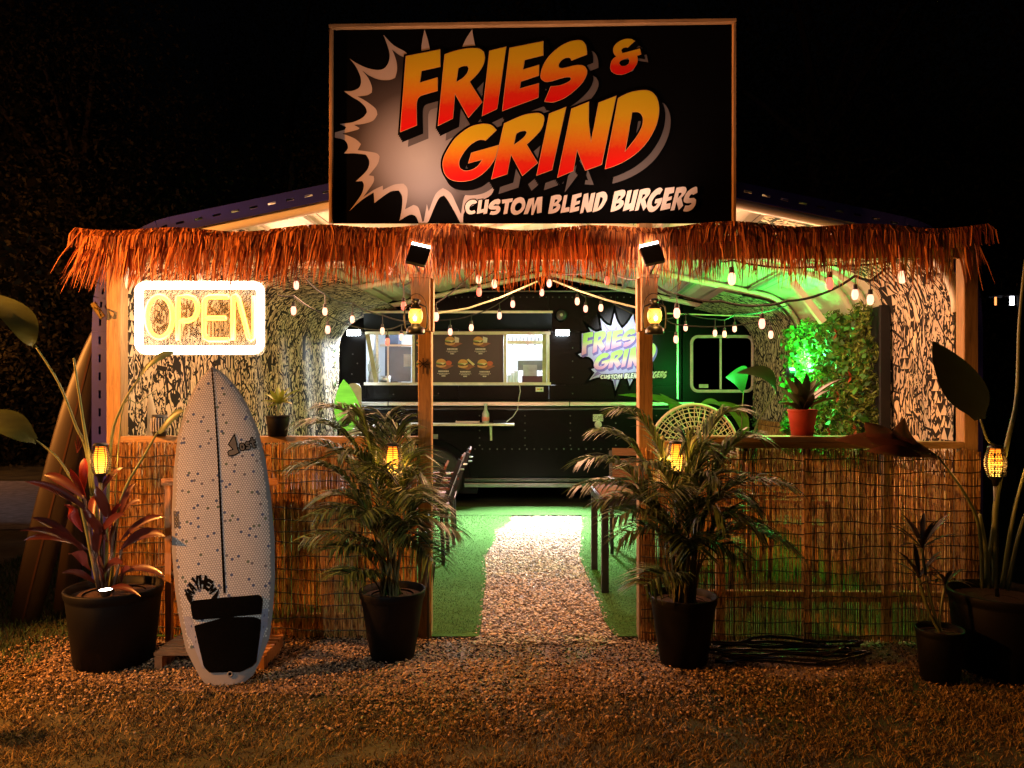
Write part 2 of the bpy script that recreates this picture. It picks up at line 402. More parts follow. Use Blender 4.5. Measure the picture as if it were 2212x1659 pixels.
for sd in (-1, 1):
    pf = prof(0)
    # sheets run the length of the carport: wall sheets, curved eave sheet, roof sheets
    full = [pf[0]] + [pf[4]] + pf[5:]
    segs = [[(HW, z) for z in (0.04, .95)], [(HW, z) for z in (.96, ZC)], pf[4:14]]
    e = pf[13]; nsh = 3
    for k in range(nsh):
        a, b = k / nsh + .003, (k + 1) / nsh
        segs.append([(e[0] * (1 - a), e[1] + SLP * e[0] * a), (e[0] * (1 - b), e[1] + SLP * e[0] * b)])
    for si, sg in enumerate(segs):
        mb = MB(); rows = []
        dense = []
        for (o1, z1), (o2, z2) in zip(sg[:-1], sg[1:]):
            m_ = max(1, int(math.hypot(o1 - o2, z1 - z2) / .057))
            for q in range(m_): dense.append((o1 + (o2 - o1) * q / m_, z1 + (z2 - z1) * q / m_))
        dense.append(sg[-1])
        for qi, (o_, z_) in enumerate(dense):
            rib = .018 if qi % 4 == 2 else 0.0
            nx, nz = (1, 0) if si < 2 else ((.98 if False else .2), .98) if si > 2 else ((o_ - (HW - RAD)) / RAD, (z_ - ZC) / RAD)
            rows.append([Vector((CC(y) + sd * (o_ + nx * rib), y, z_ + nz * rib)) for y in (FY + .02, 6.3, 7.9, BY)])
        mb.grid(rows)
        obj('wall_panel' if si < 2 else 'roof_panel', mb, m_cream, carport)
# bows (arched frame tubes)
for y in (4.76, 6.15, 6.45, 7.85, 9.48):
    for sd in (-1, 1):
        pf = prof(0, .045); mb = MB()
        mb.tube([Vector((CC(y) + sd * o_, y, z_)) for o_, z_ in pf], .03, 6); obj('frame_bow', mb, m_cream, carport, smooth=True)
for sd in (-1, 1):                                   # knee braces + purlins seen on the ceiling
    for y in ((6.3,) if sd > 0 else ()):
        a = P(1778, 696, 6.3); b = P(1712, 608, 6.3)
        mb = MB(); mb.beam(a, b, .05, .05); obj('knee_brace', mb, m_cream, carport)
    for off in (.35, .95, 1.55, 2.1):
        z = RID - SLP * off - .03; mb = MB()
        mb.beam((CC(4.8) + sd * off, 4.8, z), (CC(9.45) + sd * off, 9.45, z), .05, .025); obj('purlin', mb, mat('galvanised_hat_channel', (.33, .32, .3), .4, .3), carport)
# front trim: blue fascia in short lengths with slots, white tube edge below
for sd in (-1, 1):
    up, lo, bar = MB(), MB(), MB()
    pts = [(HW + .015, .1 + i * .11) for i in range(int((ZC - .1) / .11))] + [(p[0] + .01, p[1]) for p in prof(0)[4:14]]
    e = pts[-1]; pts += [(e[0] * (1 - k / 20), e[1] + SLP * e[0] * k / 20) for k in range(1, 21)]
    cx = CC(4.7)
    for i, ((o1, z1), (o2, z2)) in enumerate(zip(pts[:-1], pts[1:])):
        t = Vector((o2 - o1, 0, z2 - z1)); nrm = Vector((z2 - z1, 0, -(o2 - o1))).normalized()
        if nrm.x < 0 and z2 <= ZC: nrm = -nrm
        def q(o, z, k): return Vector((cx + sd * (o + nrm.x * k), FY - .012, z + nrm.z * k))
        up.beam(q(o1, z1, .020), q(o2, z2, .020), .01, .042, up=Vector((sd * nrm.x, 0, nrm.z)))
        lo.beam(q(o1, z1, -.036), q(o2, z2, -.036), .01, .042, up=Vector((sd * nrm.x, 0, nrm.z)))
        a1, b1 = Vector((o1, 0, z1)), Vector((o2, 0, z2)); c1 = a1.lerp(b1, .22 if i % 2 else .0); c2 = a1.lerp(b1, .78 if not i % 2 else 1.0)
        bar.beam(q(a1.x, a1.z, -.008), q(*( (a1.lerp(b1, .28).x, a1.lerp(b1, .28).z)), -.008), .01, .0142, up=Vector((sd * nrm.x, 0, nrm.z)))
        bar.beam(q(a1.lerp(b1, .72).x, a1.lerp(b1, .72).z, -.008), q(b1.x, b1.z, -.008), .01, .0142, up=Vector((sd * nrm.x, 0, nrm.z)))
    obj('fascia_trim', up, m_blue, carport); obj('fascia_trim', lo, m_blue, carport); tag(obj('fascia_bridges', bar, m_blue, carport), kind='stuff')
    mb = MB(); pf = prof(0, .085)[4:]; mb.tube([Vector((cx + sd * o_, FY + .02, z_)) for o_, z_ in pf], .028, 8); obj('front_tube', mb, m_white, carport, smooth=True)
# roof ridge cap + outer blue skin over the cream sheets
mb = MB()
for sd in (-1, 1):
    pf = prof(0, -.045); mb.grid([[Vector((CC(y) + sd * o_, y, z_)) for y in (FY - .005, BY + .02)] for o_, z_ in pf])
obj('roof_skin', mb, m_blue, carport)

# ---------------------------------------------------------------- printed fabric lining
def fabric_mat():
    m = bpy.data.materials.new('printed_tapa_fabric'); T, N, L = nt(m); b = N['Principled BSDF']; setp(b, Roughness=.9)
    b.inputs['Specular IOR Level'].default_value = .1
    tc = N.new('ShaderNodeTexCoord'); uv = tc.outputs['UV']
    def mp(s):
        q = N.new('ShaderNodeMapping'); q.inputs['Scale'].default_value = s; L.new(uv, q.inputs[0]); return q.outputs[0]
    M = lambda op, a, b_=None: math_(N, L, op, a, b_)
    n1 = noise(N, L, mp((11, 5.5, 1)), 1.0, 1.5, .5, 1.4)
    swirl = M('GREATER_THAN', M('PINGPONG', M('MULTIPLY', n1, 9.0), 1.0), .5)
    n2 = noise(N, L, mp((21, 11, 1)), 1.0, 2, .6, 2.2)
    blot = M('GREATER_THAN', n2, .5)
    # columns of bands: triangles, teeth, stripes
    sx = N.new('ShaderNodeSeparateXYZ'); L.new(uv, sx.inputs[0]); u, v = sx.outputs[0], sx.outputs[1]
    tri = M('GREATER_THAN', M('PINGPONG', M('MULTIPLY', u, 22.0), 1.0), M('FRACT', M('MULTIPLY', v, 13.0)))
    teeth = M('GREATER_THAN', M('PINGPONG', M('ADD', M('MULTIPLY', v, 24.0), M('MULTIPLY', M('PINGPONG', M('MULTIPLY', u, 30.0), 1.0), .8)), 1.0), .5)
    strp = M('GREATER_THAN', M('PINGPONG', M('MULTIPLY', u, 34.0), 1.0), .45)
    vo = N.new('ShaderNodeTexVoronoi'); vo.distance = 'CHEBYCHEV'; vo.inputs['Scale'].default_value = 1.0; vo.inputs['Randomness'].default_value = .85
    L.new(mp((7.2, 4.6, 1)), vo.inputs['Vector']); sc = N.new('ShaderNodeSeparateColor'); L.new(vo.outputs['Color'], sc.inputs[0])
    pick = sc.outputs[0]
    def mixf(f, a, b_):
        q = N.new('ShaderNodeMix'); q.data_type = 'FLOAT'
        for s_, val in ((0, f), (2, a), (3, b_)): L.new(val, q.inputs[s_])
        return q.outputs[0]
    r = mixf(M('GREATER_THAN', pick, .42), blot, swirl)
    r = mixf(M('GREATER_THAN', pick, .91), r, tri)
    r = mixf(M('GREATER_THAN', pick, .93), r, teeth)
    r = mixf(M('GREATER_THAN', pick, .95), r, strp)
    edge = N.new('ShaderNodeTexVoronoi'); edge.feature = 'DISTANCE_TO_EDGE'; edge.inputs['Randomness'].default_value = .9
    L.new(mp((8, 3.6, 1)), edge.inputs['Vector']); edge.inputs['Scale'].default_value = 1.0
    line = M('LESS_THAN', edge.outputs['Distance'], .028)
    r = M('MULTIPLY', r, M('SUBTRACT', 1.0, line))
    tint = noise(N, L, mp((3, 3, 1)), 1.0, 3)
    cr = ramp(N, L, tint, [(.3, (.48, .37, .25)), (.7, (.66, .53, .37))])
    mx = N.new('ShaderNodeMix'); mx.data_type = 'RGBA'; L.new(r, mx.inputs[0]); mx.inputs[6].default_value = (.022, .018, .015, 1); L.new(cr, mx.inputs[7])
    L.new(mx.outputs[2], b.inputs['Base Color']); return m
m_fab = fabric_mat()
def fabric(name, sd, y0, y1, zb, offend, parent_label, ripple=.012):
    pf = [(o_, z_) for o_, z_ in prof(0, .11)]
    pl_ = [(HW - .11, zb + (ZC - zb) * i / 14) for i in range(15)] + pf[5:14]
    e = pf[13]
    o_ = e[0]
    while o_ > offend: o_ -= .1; pl_.append((o_, e[1] + SLP * (e[0] - o_)))
    ny = int((y1 - y0) / .1) + 1; ln = [0]
    for a, b in zip(pl_[:-1], pl_[1:]): ln.append(ln[-1] + math.hypot(a[0] - b[0], a[1] - b[1]))
    vs, fs, uvs = [], [], []
    for i, (o1, z1) in enumerate(pl_):
        for j in range(ny + 1):
            y = y0 + (y1 - y0) * j / ny; rp = ripple * math.sin(y * 9 + i * .15 + sd) * (1 if i < 15 else .5)
            vs.append((CC(y) + sd * (o1 + rp), y, z1 + (rp if i > 14 else 0))); uvs.append((y, ln[i] + .3 * sd))
    for i in range(len(pl_) - 1):
        for j in range(ny): a = i * (ny + 1) + j; fs.append((a, a + 1, a + ny + 2, a + ny + 1))
    mb = MB(); mb.add(vs, fs); o = obj(name, mb, m_fab, None, smooth=True, at=(0, 0, 0), label=parent_label, cat='wall hanging')
    ul = o.data.uv_layers.new(name='UVMap')
    for lp in o.data.loops: ul.data[lp.index].uv = uvs[lp.vertex_index]
    return o
fabric('fabric_lining', -1, 4.74, 9.47, .95, 1.85, 'black and cream tribal print fabric lining the whole left wall and eave', .014)['category'] = 'wall hanging'
fabric('fabric_lining', 1, 4.74, 5.7, .95, 1.5, 'pink lit black and cream tribal fabric right of the plant wall', .01)
fabric('fabric_lining', 1, 7.75, 9.47, 1.15, 1.85, 'narrow strip of black and cream tribal fabric left of the plant wall', .01)

# ================================================================== FRONT WALL: posts, rails, reed panels
m_wood = wood('treated_pine_vertical', (.40, .23, .085), 'Z')
m_woodx = wood('treated_pine_horizontal', (.40, .23, .085), 'X')
def fx(px): return FP(px, 900)
def post(px0, px1, ztop, label, parent=None, name='wooden_post', y0=4.605, depth=.09):
    a = FP(px0, 900, y0); b = FP(px1, 900, y0); c = (a + b) / 2; mb = MB(); mb.beam((c.x, c.y + depth / 2, 0), (c.x, c.y + depth / 2, ztop), abs(b.x - a.x), depth, up=(0, 1, 0), bev=.004)
    return obj(name, mb, m_wood, parent, at=None if parent else (c.x, c.y + depth / 2, 0), **({} if parent else dict(label=label, cat='post')))
def reed_mat():
    m = bpy.data.materials.new('dry_reed'); T, N, L = nt(m); b = N['Principled BSDF']; setp(b, Roughness=.6)
    g = N.new('ShaderNodeNewGeometry'); tc = N.new('ShaderNodeTexCoord'); sp = N.new('ShaderNodeSeparateXYZ'); L.new(tc.outputs['Object'], sp.inputs[0])
    cb = N.new('ShaderNodeCombineXYZ'); L.new(math_(N, L, 'MULTIPLY', g.outputs['Random Per Island'], 300.0), cb.inputs[0]); L.new(math_(N, L, 'MULTIPLY', sp.outputs['Z'], 13.0), cb.inputs[2])
    n1 = noise(N, L, cb.outputs[0], 1.0, 2.5, .55)
    tone = ramp(N, L, g.outputs['Random Per Island'], [(0, (.44, .20, .045)), (.5, (.66, .36, .10)), (1, (.80, .54, .22))])
    dash = ramp(N, L, n1, [(.50, (1, 1, 1)), (.56, (.5, .36, .28)), (.64, (.14, .06, .035))])
    mx = N.new('ShaderNodeMix'); mx.data_type = 'RGBA'; mx.blend_type = 'MULTIPLY'; mx.inputs[0].default_value = 1
    L.new(tone, mx.inputs[6]); L.new(dash, mx.inputs[7]); L.new(mx.outputs[2], b.inputs['Base Color'])
    t = N.new('ShaderNodeBsdfTranslucent'); L.new(mx.outputs[2], t.inputs[0]); ms = N.new('ShaderNodeMixShader'); ms.inputs[0].default_value = .2
    L.new(b.outputs[0], ms.inputs[1]); L.new(t.outputs[0], ms.inputs[2]); L.new(ms.outputs[0], N['Material Output'].inputs[0]); return m
m_reed = reed_mat()
m_wire = mat('dark_binding_wire', (.03, .02, .015), .6)
def reed_panel(xa, xb, z0, z1, yf, parent, seed=0, gap=.0016, wires=None, name='reed_panel', back=False):
    """yf(x) gives the plane; each reed its own prism, joined"""
    rr = random.Random(seed); mb = MB(); x = xa
    while x < xb:
        wd = rr.uniform(.004, .0085); sag = .008 * math.sin(x * 2.3 + seed)
        segs = 1 if rr.random() < .5 else 2; y = yf(x) + rr.uniform(-.003, .003); t = rr.uniform(-.004, .004)
        zz = [z0 + rr.uniform(-.012, .01), z1 + rr.uniform(-.012, .012)]
        if segs == 2: mdl = rr.uniform(z0 + .15, z1 - .15); zz = [zz[0], mdl, zz[1]]
        for a, b in zip(zz[:-1], zz[1:]):
            o1 = rr.uniform(-.0015, .0015); w2 = wd * rr.uniform(.75, 1.0) / 2; d2 = wd * .45
            vs = []
            for q, z in ((0, a), (1, b)):
                xx = x + t * q + o1
                vs += [(xx - w2, y + d2 * .3, z), (xx, y - d2, z), (xx + w2, y + d2 * .3, z)]
            mb.add(vs, [(0, 1, 4, 3), (1, 2, 5, 4), (2, 0, 3, 5)])
        x += wd * .92 + (gap * rr.random() * 2 if rr.random() < .8 else gap * 3.5)
    o = obj(name, mb, m_reed, parent, kind='stuff')
    if back: reed_panel(xa, xb, z0 + .01, z1 - .01, lambda x: yf(x) + .009, parent, seed + 50, .004, [], name)
    wz = wires if wires is not None else [z0 + .045 + .0735 * i for i in range(int((z1 - z0) / .0735))]
    for z in wz:
        mb = MB(); n_ = max(4, int((xb - xa) / .05)); ph = rr.uniform(0, 6)
        mb.tube([(xa + (xb - xa) * i / n_, yf(xa + (xb - xa) * i / n_) - .007, z + .006 * math.sin(ph + i * .7) + .006 * math.sin(i * .23 + ph * 2) + rr.uniform(-.0025, .0025)) for i in range(n_ + 1)], .003, 4)
        obj('binding_wire', mb, m_wire, parent)
    return o
FYx = lambda x: 4.605 + FS * x
ctl = thing('counter_wall', (FP(262, 900).x, FYx(-2.3), 0), 'reed covered half wall with wooden rail on the left, behind the surfboard', 'half wall')
post(230, 261, 2.40, None, ctl, 'corner_post'); post(903, 932, 2.62, None, ctl, 'door_post')
xl0, xl1 = FP(261.5, 900).x, FP(902.5, 900).x
def rail(name, x0, x1, z, h, dep, parent, yoff=.0, m=None):
    mb = MB(); mb.beam((x0, FYx(x0) + yoff + dep / 2, z - h / 2), (x1, FYx(x1) + yoff + dep / 2, z - h / 2), dep, h, bev=.003); return obj(name, mb, m or m_woodx, parent)
rail('top_rail', xl0, xl1, 1.22, .04, .09, ctl)
rail('bottom_rail', xl0, xl1, .14, .09, .04, ctl, .03)
rail('middle_rail', xl0, xl1, .9, .09, .04, ctl, .03)
for px in (420, 600, 760):
    x = FP(px, 900).x; mb = MB(); mb.beam((x, FYx(x) + .05, .14), (x, FYx(x) + .05, 1.17), .04, .04, up=(0, 1, 0)); obj('stud', mb, m_wood, ctl)
reed_panel(FP(238, 900).x, -1.45, .03, 1.185, lambda x: FYx(x) - .02, ctl, 3, .0004, back=True)
reed_panel(-1.448, FP(901, 900).x, .02, 1.18, lambda x: FYx(x) - .024, ctl, 4, .0004, back=True)
mb = MB(); x = FP(926, 900).x; mb.box((x, FYx(x) - .03, .26), (.016, .02, .52)); obj('edge_strip', mb, mat('black_plastic_edge', (.012, .012, .012), .5), ctl)
ctr = thing('counter_wall', (FP(1700, 900).x, FYx(2), 0), 'see-through reed half wall on the right, under the red flower pot', 'half wall')
post(1380, 1410, 2.62, None, ctr, 'door_post'); post(2083, 2114, 2.40, None, ctr, 'corner_post')
xr0, xr1 = FP(1411, 900).x, FP(2082.5, 900).x
rail('top_rail', xr0, xr1, 1.195, .04, .09, ctr)
mb = MB(); x0_, x1_ = FP(1412, 900).x, FP(1905, 900).x
mb.beam((x0_ + .16, FYx(x0_) - .06, 1.215), (x1_, FYx(x1_) - .06, 1.215), .15, .035, bev=.004); obj('counter_shelf', mb, m_woodx, ctr)
rail('bottom_rail', xr0, xr1, .30, .06, .04, ctr, .03)
for px in (1560, 1750, 1925):
    x = FP(px, 900).x; mb = MB(); mb.beam((x, FYx(x) + .05, .0), (x, FYx(x) + .05, 1.15), .05, .04, up=(0, 1, 0)); obj('stud', mb, m_wood, ctr)
reed_panel(FP(1384, 900).x, 1.72, .02, 1.15, lambda x: FYx(x) - .02, ctr, 5, .0008)
reed_panel(1.722, FP(2112, 900).x, .02, 1.15, lambda x: FYx(x) - .024, ctr, 6, .0005)
hd = thing('header_beam', (0, 4.6, 2.4), 'wooden header beam across the front, hidden by the thatch fringe', 'beam')
mb = MB(); a, b = FP(232, 900), FP(2112, 900); mb.beam((a.x, a.y + .02, 2.35), (b.x, b.y + .02, 2.35), .04, .14); obj('beam', mb, m_woodx, hd)

# stub blocks that carry lanterns and floodlights
stubs = []
for (x0_, x1_, lab, nm) in ((888, 928, 'short timber block on the left door post carrying a lantern', 0), (1386, 1421, 'short timber block on the right door post carrying a lantern', 1)):
    a = FP(x0_, 600, 4.46); b = FP(x1_, 714, 4.46); c = (a + b) / 2
    t = thing('bracket_block', (c.x, c.y + .045, b.z), lab, 'bracket'); mb = MB()
    mb.box((c.x, c.y + .06, (a.z + b.z) / 2), (abs(b.x - a.x), .12, abs(a.z - b.z))); obj('block', mb, m_wood, t, bevel=.004)
    mb = MB(); mb.box((c.x, c.y + .06, a.z + .012), (abs(b.x - a.x) + .02, .13, .02)); obj('cap', mb, m_woodx, t)
    sx = 1 if nm == 0 else -1
    mb = MB(); mb.beam((c.x + sx * (abs(b.x - a.x) / 2 + .008), c.y + .08, b.z), (c.x + sx * (abs(b.x - a.x) / 2 - .01 + .02), c.y + .08, a.z), .016, .07, up=(0, 1, 0)); obj('side_board', mb, m_wood, t)
    stubs.append((c.x, c.y, a.z, b.z))

# ================================================================== THATCH FRINGE
th = thing('thatch_fringe', (0, 4.45, 2.45), 'long reddish palm thatch fringe hanging across the whole front', 'thatch')
m_th = mat('dyed_palm_strip', (.62, .09, .014), .7, island=.75, var=.75, vscale=6, trans=.12, col2=(.85, .27, .06))
mb = MB(); N_ = 2500; xa, xb = FP(188, 490, 4.45).x, FP(2110, 490, 4.45).x
def topz(x):
    px = CX + x / 4.45 * F_PX
    zt = 492 - 5 * math.sin(px * .021) - 4 * math.sin(px * .0083 + 1)
    return 1.5 + (HY - zt) / F_PX * 4.45
for i in range(N_):
    u = random.random(); x = xa + (xb - xa) * u
    dens = 1.0 if u < .45 else .62
    if random.random() > dens: continue
    yb = 4.45 + FS * x * .8; L_ = random.uniform(.24, .345) * (1 if random.random() > .12 else .7); y0_ = yb + random.uniform(-.05, .05)
    sp = 0.0
    if u < .05: sp = -(1 - u / .05) * .13
    elif u > .97: sp = ((u - .97) / .03) * .06
    elif u < .3: sp = -.03
    ly = random.uniform(-.07, .03); lx = sp * random.uniform(.5, 1.2) + random.gauss(0, .022); wd = random.uniform(.005, .0105)
    zt = topz(x) - random.uniform(0, .03)
    p = [Vector((x, y0_, zt)), Vector((x + lx * .25, y0_ + ly * .6, zt - L_ * .3)), Vector((x + lx * .6 + random.gauss(0, .006), y0_ + ly, zt - L_ * .65)), Vector((x + lx + random.gauss(0, .01), y0_ + ly * 1.1, zt - L_))]
    an = random.gauss(0, .5); mb.ribbon(p, [wd, wd, wd * .85, wd * .15], (math.cos(an), math.sin(an), 0))
obj('hanging_strips', mb, m_th, th, kind='stuff')
mb = MB()
for i in range(1300):                                           # folded crown over the batten
    x = xa - .06 + (xb - xa + .12) * random.random(); yb = 4.45 + FS * x * .8; wd = random.uniform(.006, .010); zt = topz(x)
    dx = random.gauss(0, .02)
    p = [Vector((x - dx, yb + .07, zt - .05)), Vector((x, yb + .03, zt + .006)), Vector((x, yb - .02, zt + .004)), Vector((x + dx, yb - .06, zt - .04)), Vector((x + dx * 1.5, yb - .075, zt - .12))]
    mb.ribbon(p, [wd] * 4 + [wd * .4], (1, random.gauss(0, .3), 0))
obj('folded_crown', mb, m_th, th, kind='stuff')
mb = MB(); mb.tube([(xa + (xb - xa) * i / 40, 4.46 + FS * (xa + (xb - xa) * i / 40) * .8, topz(xa + (xb - xa) * i / 40) - .02) for i in range(41)], .012, 6); obj('batten', mb, m_th, th)

# ================================================================== BILLBOARD
G1 = lambda pts: [Z2P(x, y, 1550, 120, .27125) for x, y in pts]
G2 = lambda pts: [Z2P(x, y, 2050, 120, .27125) for x, y in pts]
G3 = lambda pts: [Z2P(x, y, 1700, 350, .24716) for x, y in pts]
G4 = lambda pts: [Z2P(x, y, 2150, 320, .26519) for x, y in pts]
G5 = lambda pts: [Z2P(x, y, 1800, 700, .22604) for x, y in pts]
G6 = lambda pts: [Z2P(x, y, 2250, 700, .24864) for x, y in pts]
G7 = lambda pts: [Z2P(x, y, 1300, 80, .48232) for x, y in pts]
BIG = [
 [G1([(175,370),(678,272),(680,528),(408,588),(383,755),(640,678),(642,878),(430,938),(375,965),(348,1010),(335,1100),(340,1378),(92,1480)])],
 [G1([(738,345),(850,305),(1000,268),(1150,252),(1250,265),(1310,310),(1328,400),(1300,510),(1220,630),(1107,745),(1290,1040),(1087,1272),(893,930),(862,1280),(640,1388)]), G1([(942,548),(1010,520),(1070,518),(1087,550),(1065,620),(1000,690),(912,745)])],
 [G1([(1388,292),(1638,232),(1505,1140),(1280,1248)])],
 [G1([(1680,250),(2176,152),(2175,362),(1905,430),(1880,565),(2115,495),(2112,655),(1848,742),(1835,840),(2112,762),(2105,975),(1572,1175)])],
 [G2([(965,350),(735,440),(722,405),(690,395),(640,405),(585,445),(556,500),(562,535),(590,545),(660,535),(780,505),(880,500),(940,525),(967,590),(950,670),(890,770),(790,870),(660,970),(540,1025),(450,1045),(342,1035),(435,808),(510,805),(600,785),(700,740),(732,705),(720,680),(660,680),(560,705),(440,740),(360,747),(305,715),(288,670),(300,580),(350,460),(440,340),(570,230),(700,165),(800,140),(880,142),(930,180),(960,260)])],
 [G2([(1662,152),(1555,252),(1530,245),(1490,255),(1462,285),(1475,318),(1500,322),(1733,260),(1752,348),(1690,368),(1703,420),(1690,480),(1640,560),(1560,615),(1470,642),(1380,635),(1320,600),(1300,540),(1310,470),(1340,410),(1388,375),(1360,350),(1342,290),(1355,230),(1410,170),(1480,132),(1560,118),(1620,125)]), G2([(1500,418),(1560,400),(1580,440),(1565,485),(1510,515),(1455,508),(1432,475),(1450,440)])],
 [G3([(1037,655),(857,830),(830,815),(760,815),(680,850),(590,920),(510,1020),(450,1120),(437,1200),(455,1265),(510,1295),(570,1300),(650,1280),(730,1230),(797,1133),(580,1188),(628,1015),(1068,892),(1028,1060),(990,1150),(900,1270),(780,1380),(650,1450),(500,1478),(370,1470),(260,1420),(195,1330),(172,1210),(190,1090),(260,950),(360,800),(480,690),(620,600),(760,560),(880,556),(960,580)])],
 [G3([(1150,550),(1300,480),(1480,410),(1620,385),(1720,385),(1785,425),(1795,500),(1760,620),(1680,730),(1515,885),(1692,1180),(1443,1390),(1265,1055),(1205,1360),(945,1445)]), G3([(1350,712),(1420,678),(1490,668),(1512,690),(1490,740),(1420,810),(1310,888)])],
 [G4([(45,478),(303,378),(92,1318),(-145,1404)])],
 [G4([(375,405),(640,300),(638,600),(668,880),(780,315),(1047,213),(828,1240),(580,1330),(463,1030),(408,1335),(165,1435)])],
 [G4([(1068,250),(1200,180),(1340,140),(1470,130),(1560,150),(1630,215),(1670,310),(1682,420),(1665,560),(1620,700),(1540,850),(1430,990),(1280,1120),(1120,1215),(980,1275),(870,1308)]), G4([(1283,462),(1360,460),(1410,490),(1438,560),(1425,660),(1380,760),(1300,880),(1180,1030)])],
]
SMALL = [
 [G5([(350,425),(310,452),(275,455),(235,480),(210,530),(215,560),(245,578),(275,575),(300,563),(317,590),(312,615),(260,632),(200,630),(160,595),(143,535),(150,470),(190,415),(250,385),(310,383)])],
 [G5([(375,390),(437,380),(412,558),(468,540),(490,385),(553,378),(520,620),(458,633),(462,600),(345,630)])],
 [G5([(750,430),(730,460),(700,462),(665,455),(630,480),(640,490),(720,485),(750,520),(750,560),(710,620),(640,645),(568,638),(590,580),(640,585),(680,570),(678,550),(600,552),(555,535),(548,500),(580,440),(650,385),(720,368),(750,385)])],
 [G5([(780,385),(968,358),(962,415),(905,430),(872,622),(808,635),(838,440),(785,450)])],
 [G5([(1100,338),(1160,360),(1187,430),(1180,510),(1130,590),(1050,640),(985,640),(940,600),(935,530),(960,440),(1010,370)]), G5([(1085,430),(1125,450),(1130,500),(1095,555),(1040,582),(1005,555),(1008,500),(1040,450)])],
 [G5([(1245,372),(1342,345),(1335,500),(1395,345),(1485,328),(1470,605),(1392,620),(1395,450),(1325,645),(1292,645),(1305,440),(1230,628),(1160,635)])],
 [G5([(1640,325),(1720,300),(1790,298),(1820,325),(1815,380),(1760,445),(1795,470),(1790,530),(1740,590),(1660,620),(1585,628)]), G5([(1705,378),(1750,372),(1745,405),(1690,448)]), G5([(1672,495),(1735,490),(1720,525),(1662,555)])],
 [G5([(1865,310),(1922,297),(1880,525),(1955,512),(1952,585),(1800,615)])],
 [G5([(2010,305),(2168,262),(2162,325),(2080,360),(2072,418),(2138,398),(2130,450),(2055,478),(2042,520),(2125,497),(2118,570),(1960,608)])],
 [G6([(200,262),(265,243),(270,415),(315,250),(378,235),(320,530),(248,548),(210,450),(185,550),(135,568)])],
 [G6([(400,248),(490,220),(540,230),(567,285),(555,360),(490,470),(420,520),(335,545)]), G6([(455,305),(490,308),(498,340),(470,410),(412,495)])],
 [G6([(682,222),(780,195),(840,195),(857,225),(845,280),(785,350),(825,365),(825,420),(770,485),(700,520),(618,542)]), G6([(745,285),(782,280),(775,310),(720,358)]), G6([(705,405),(760,400),(755,425),(697,465)])],
 [G6([(890,208),(958,193),(905,418),(945,402),(990,200),(1062,185),(985,510),(920,528),(930,492),(815,528)])],
 [G6([(1085,195),(1180,168),(1235,170),(1252,200),(1235,260),(1165,345),(1195,455),(1140,518),(1095,385),(1060,510),(1005,525)]), G6([(1125,262),(1170,258),(1170,280),(1110,345)])],
 [G6([(1445,190),(1400,258),(1365,262),(1320,300),(1275,370),(1268,430),(1290,460),(1330,450),(1368,400),(1318,405),(1335,345),(1442,315),(1420,400),(1360,490),(1290,538),(1235,535),(1200,480),(1205,390),(1250,280),(1320,200),(1390,158),(1430,165)])],
 [G6([(1488,165),(1632,145),(1622,235),(1545,255),(1530,310),(1592,292),(1582,345),(1510,370),(1498,415),(1572,402),(1562,485),(1405,520)])],
 [G6([(1665,160),(1760,143),(1810,148),(1822,190),(1800,250),(1740,320),(1768,440),(1700,512),(1665,375),(1630,510),(1570,520)]), G6([(1700,240),(1745,232),(1745,260),(1680,330)])],
 [G6([(1995,235),(1930,270),(1910,255),(1880,275),(1860,310),(1870,325),(1940,320),(1972,345),(1965,420),(1920,490),(1850,530),(1790,532),(1770,525),(1805,440),(1860,440),(1905,410),(1895,395),(1830,402),(1785,385),(1778,350),(1810,260),(1880,185),(1960,143),(1990,150)])],
]
BIGS = [[smooth_loop(l, 4, 38) for l in g] for g in BIG]; SMALLS = [[smooth_loop(l, 3, 42) for l in g] for g in SMALL]
sgn = thing('billboard', (FP(1150, 480).x, 4.58, FP(1150, 480).z), 'large black comic style billboard reading FRIES & GRIND above the thatch', 'sign')
SY = 4.60
smap = lambda px, py, y: FP(px, py, SY - y)
m_black = mat('matt_black_print', (.0022, .002, .0022), .95, var=.1, spec=.02)
mb = MB(); cs = [FP(*p, SY + .002) for p in ((721, 66), (1581, 53), (1581, 482), (719, 482))]
mb.add(cs + [c + Vector((0, .014, 0)) for c in cs], [(0, 1, 2, 3), (7, 6, 5, 4), (0, 4, 5, 1), (1, 5, 6, 2), (2, 6, 7, 3), (3, 7, 4, 0)]); obj('panel', mb, m_black, sgn)
for a, b, ax in (((713, 60.5), (1588, 48), 0), ((717, 66), (716, 484), 1), ((1584.5, 54), (1584, 484), 1)):
    A, B = FP(*a, SY), FP(*b, SY); mb = MB()
    mb.beam(A, B, .06 if ax == 0 else .018, .022 if ax == 0 else .06, up=(0, 0, 1) if ax == 0 else (0, 1, 0), bev=.002)
    obj('frame_rail' if ax == 0 else 'frame_stile', mb, wood('sign_frame_pine_x' if ax == 0 else 'sign_frame_pine_z', (.45, .25, .11), 'X' if ax == 0 else 'Z'), sgn)
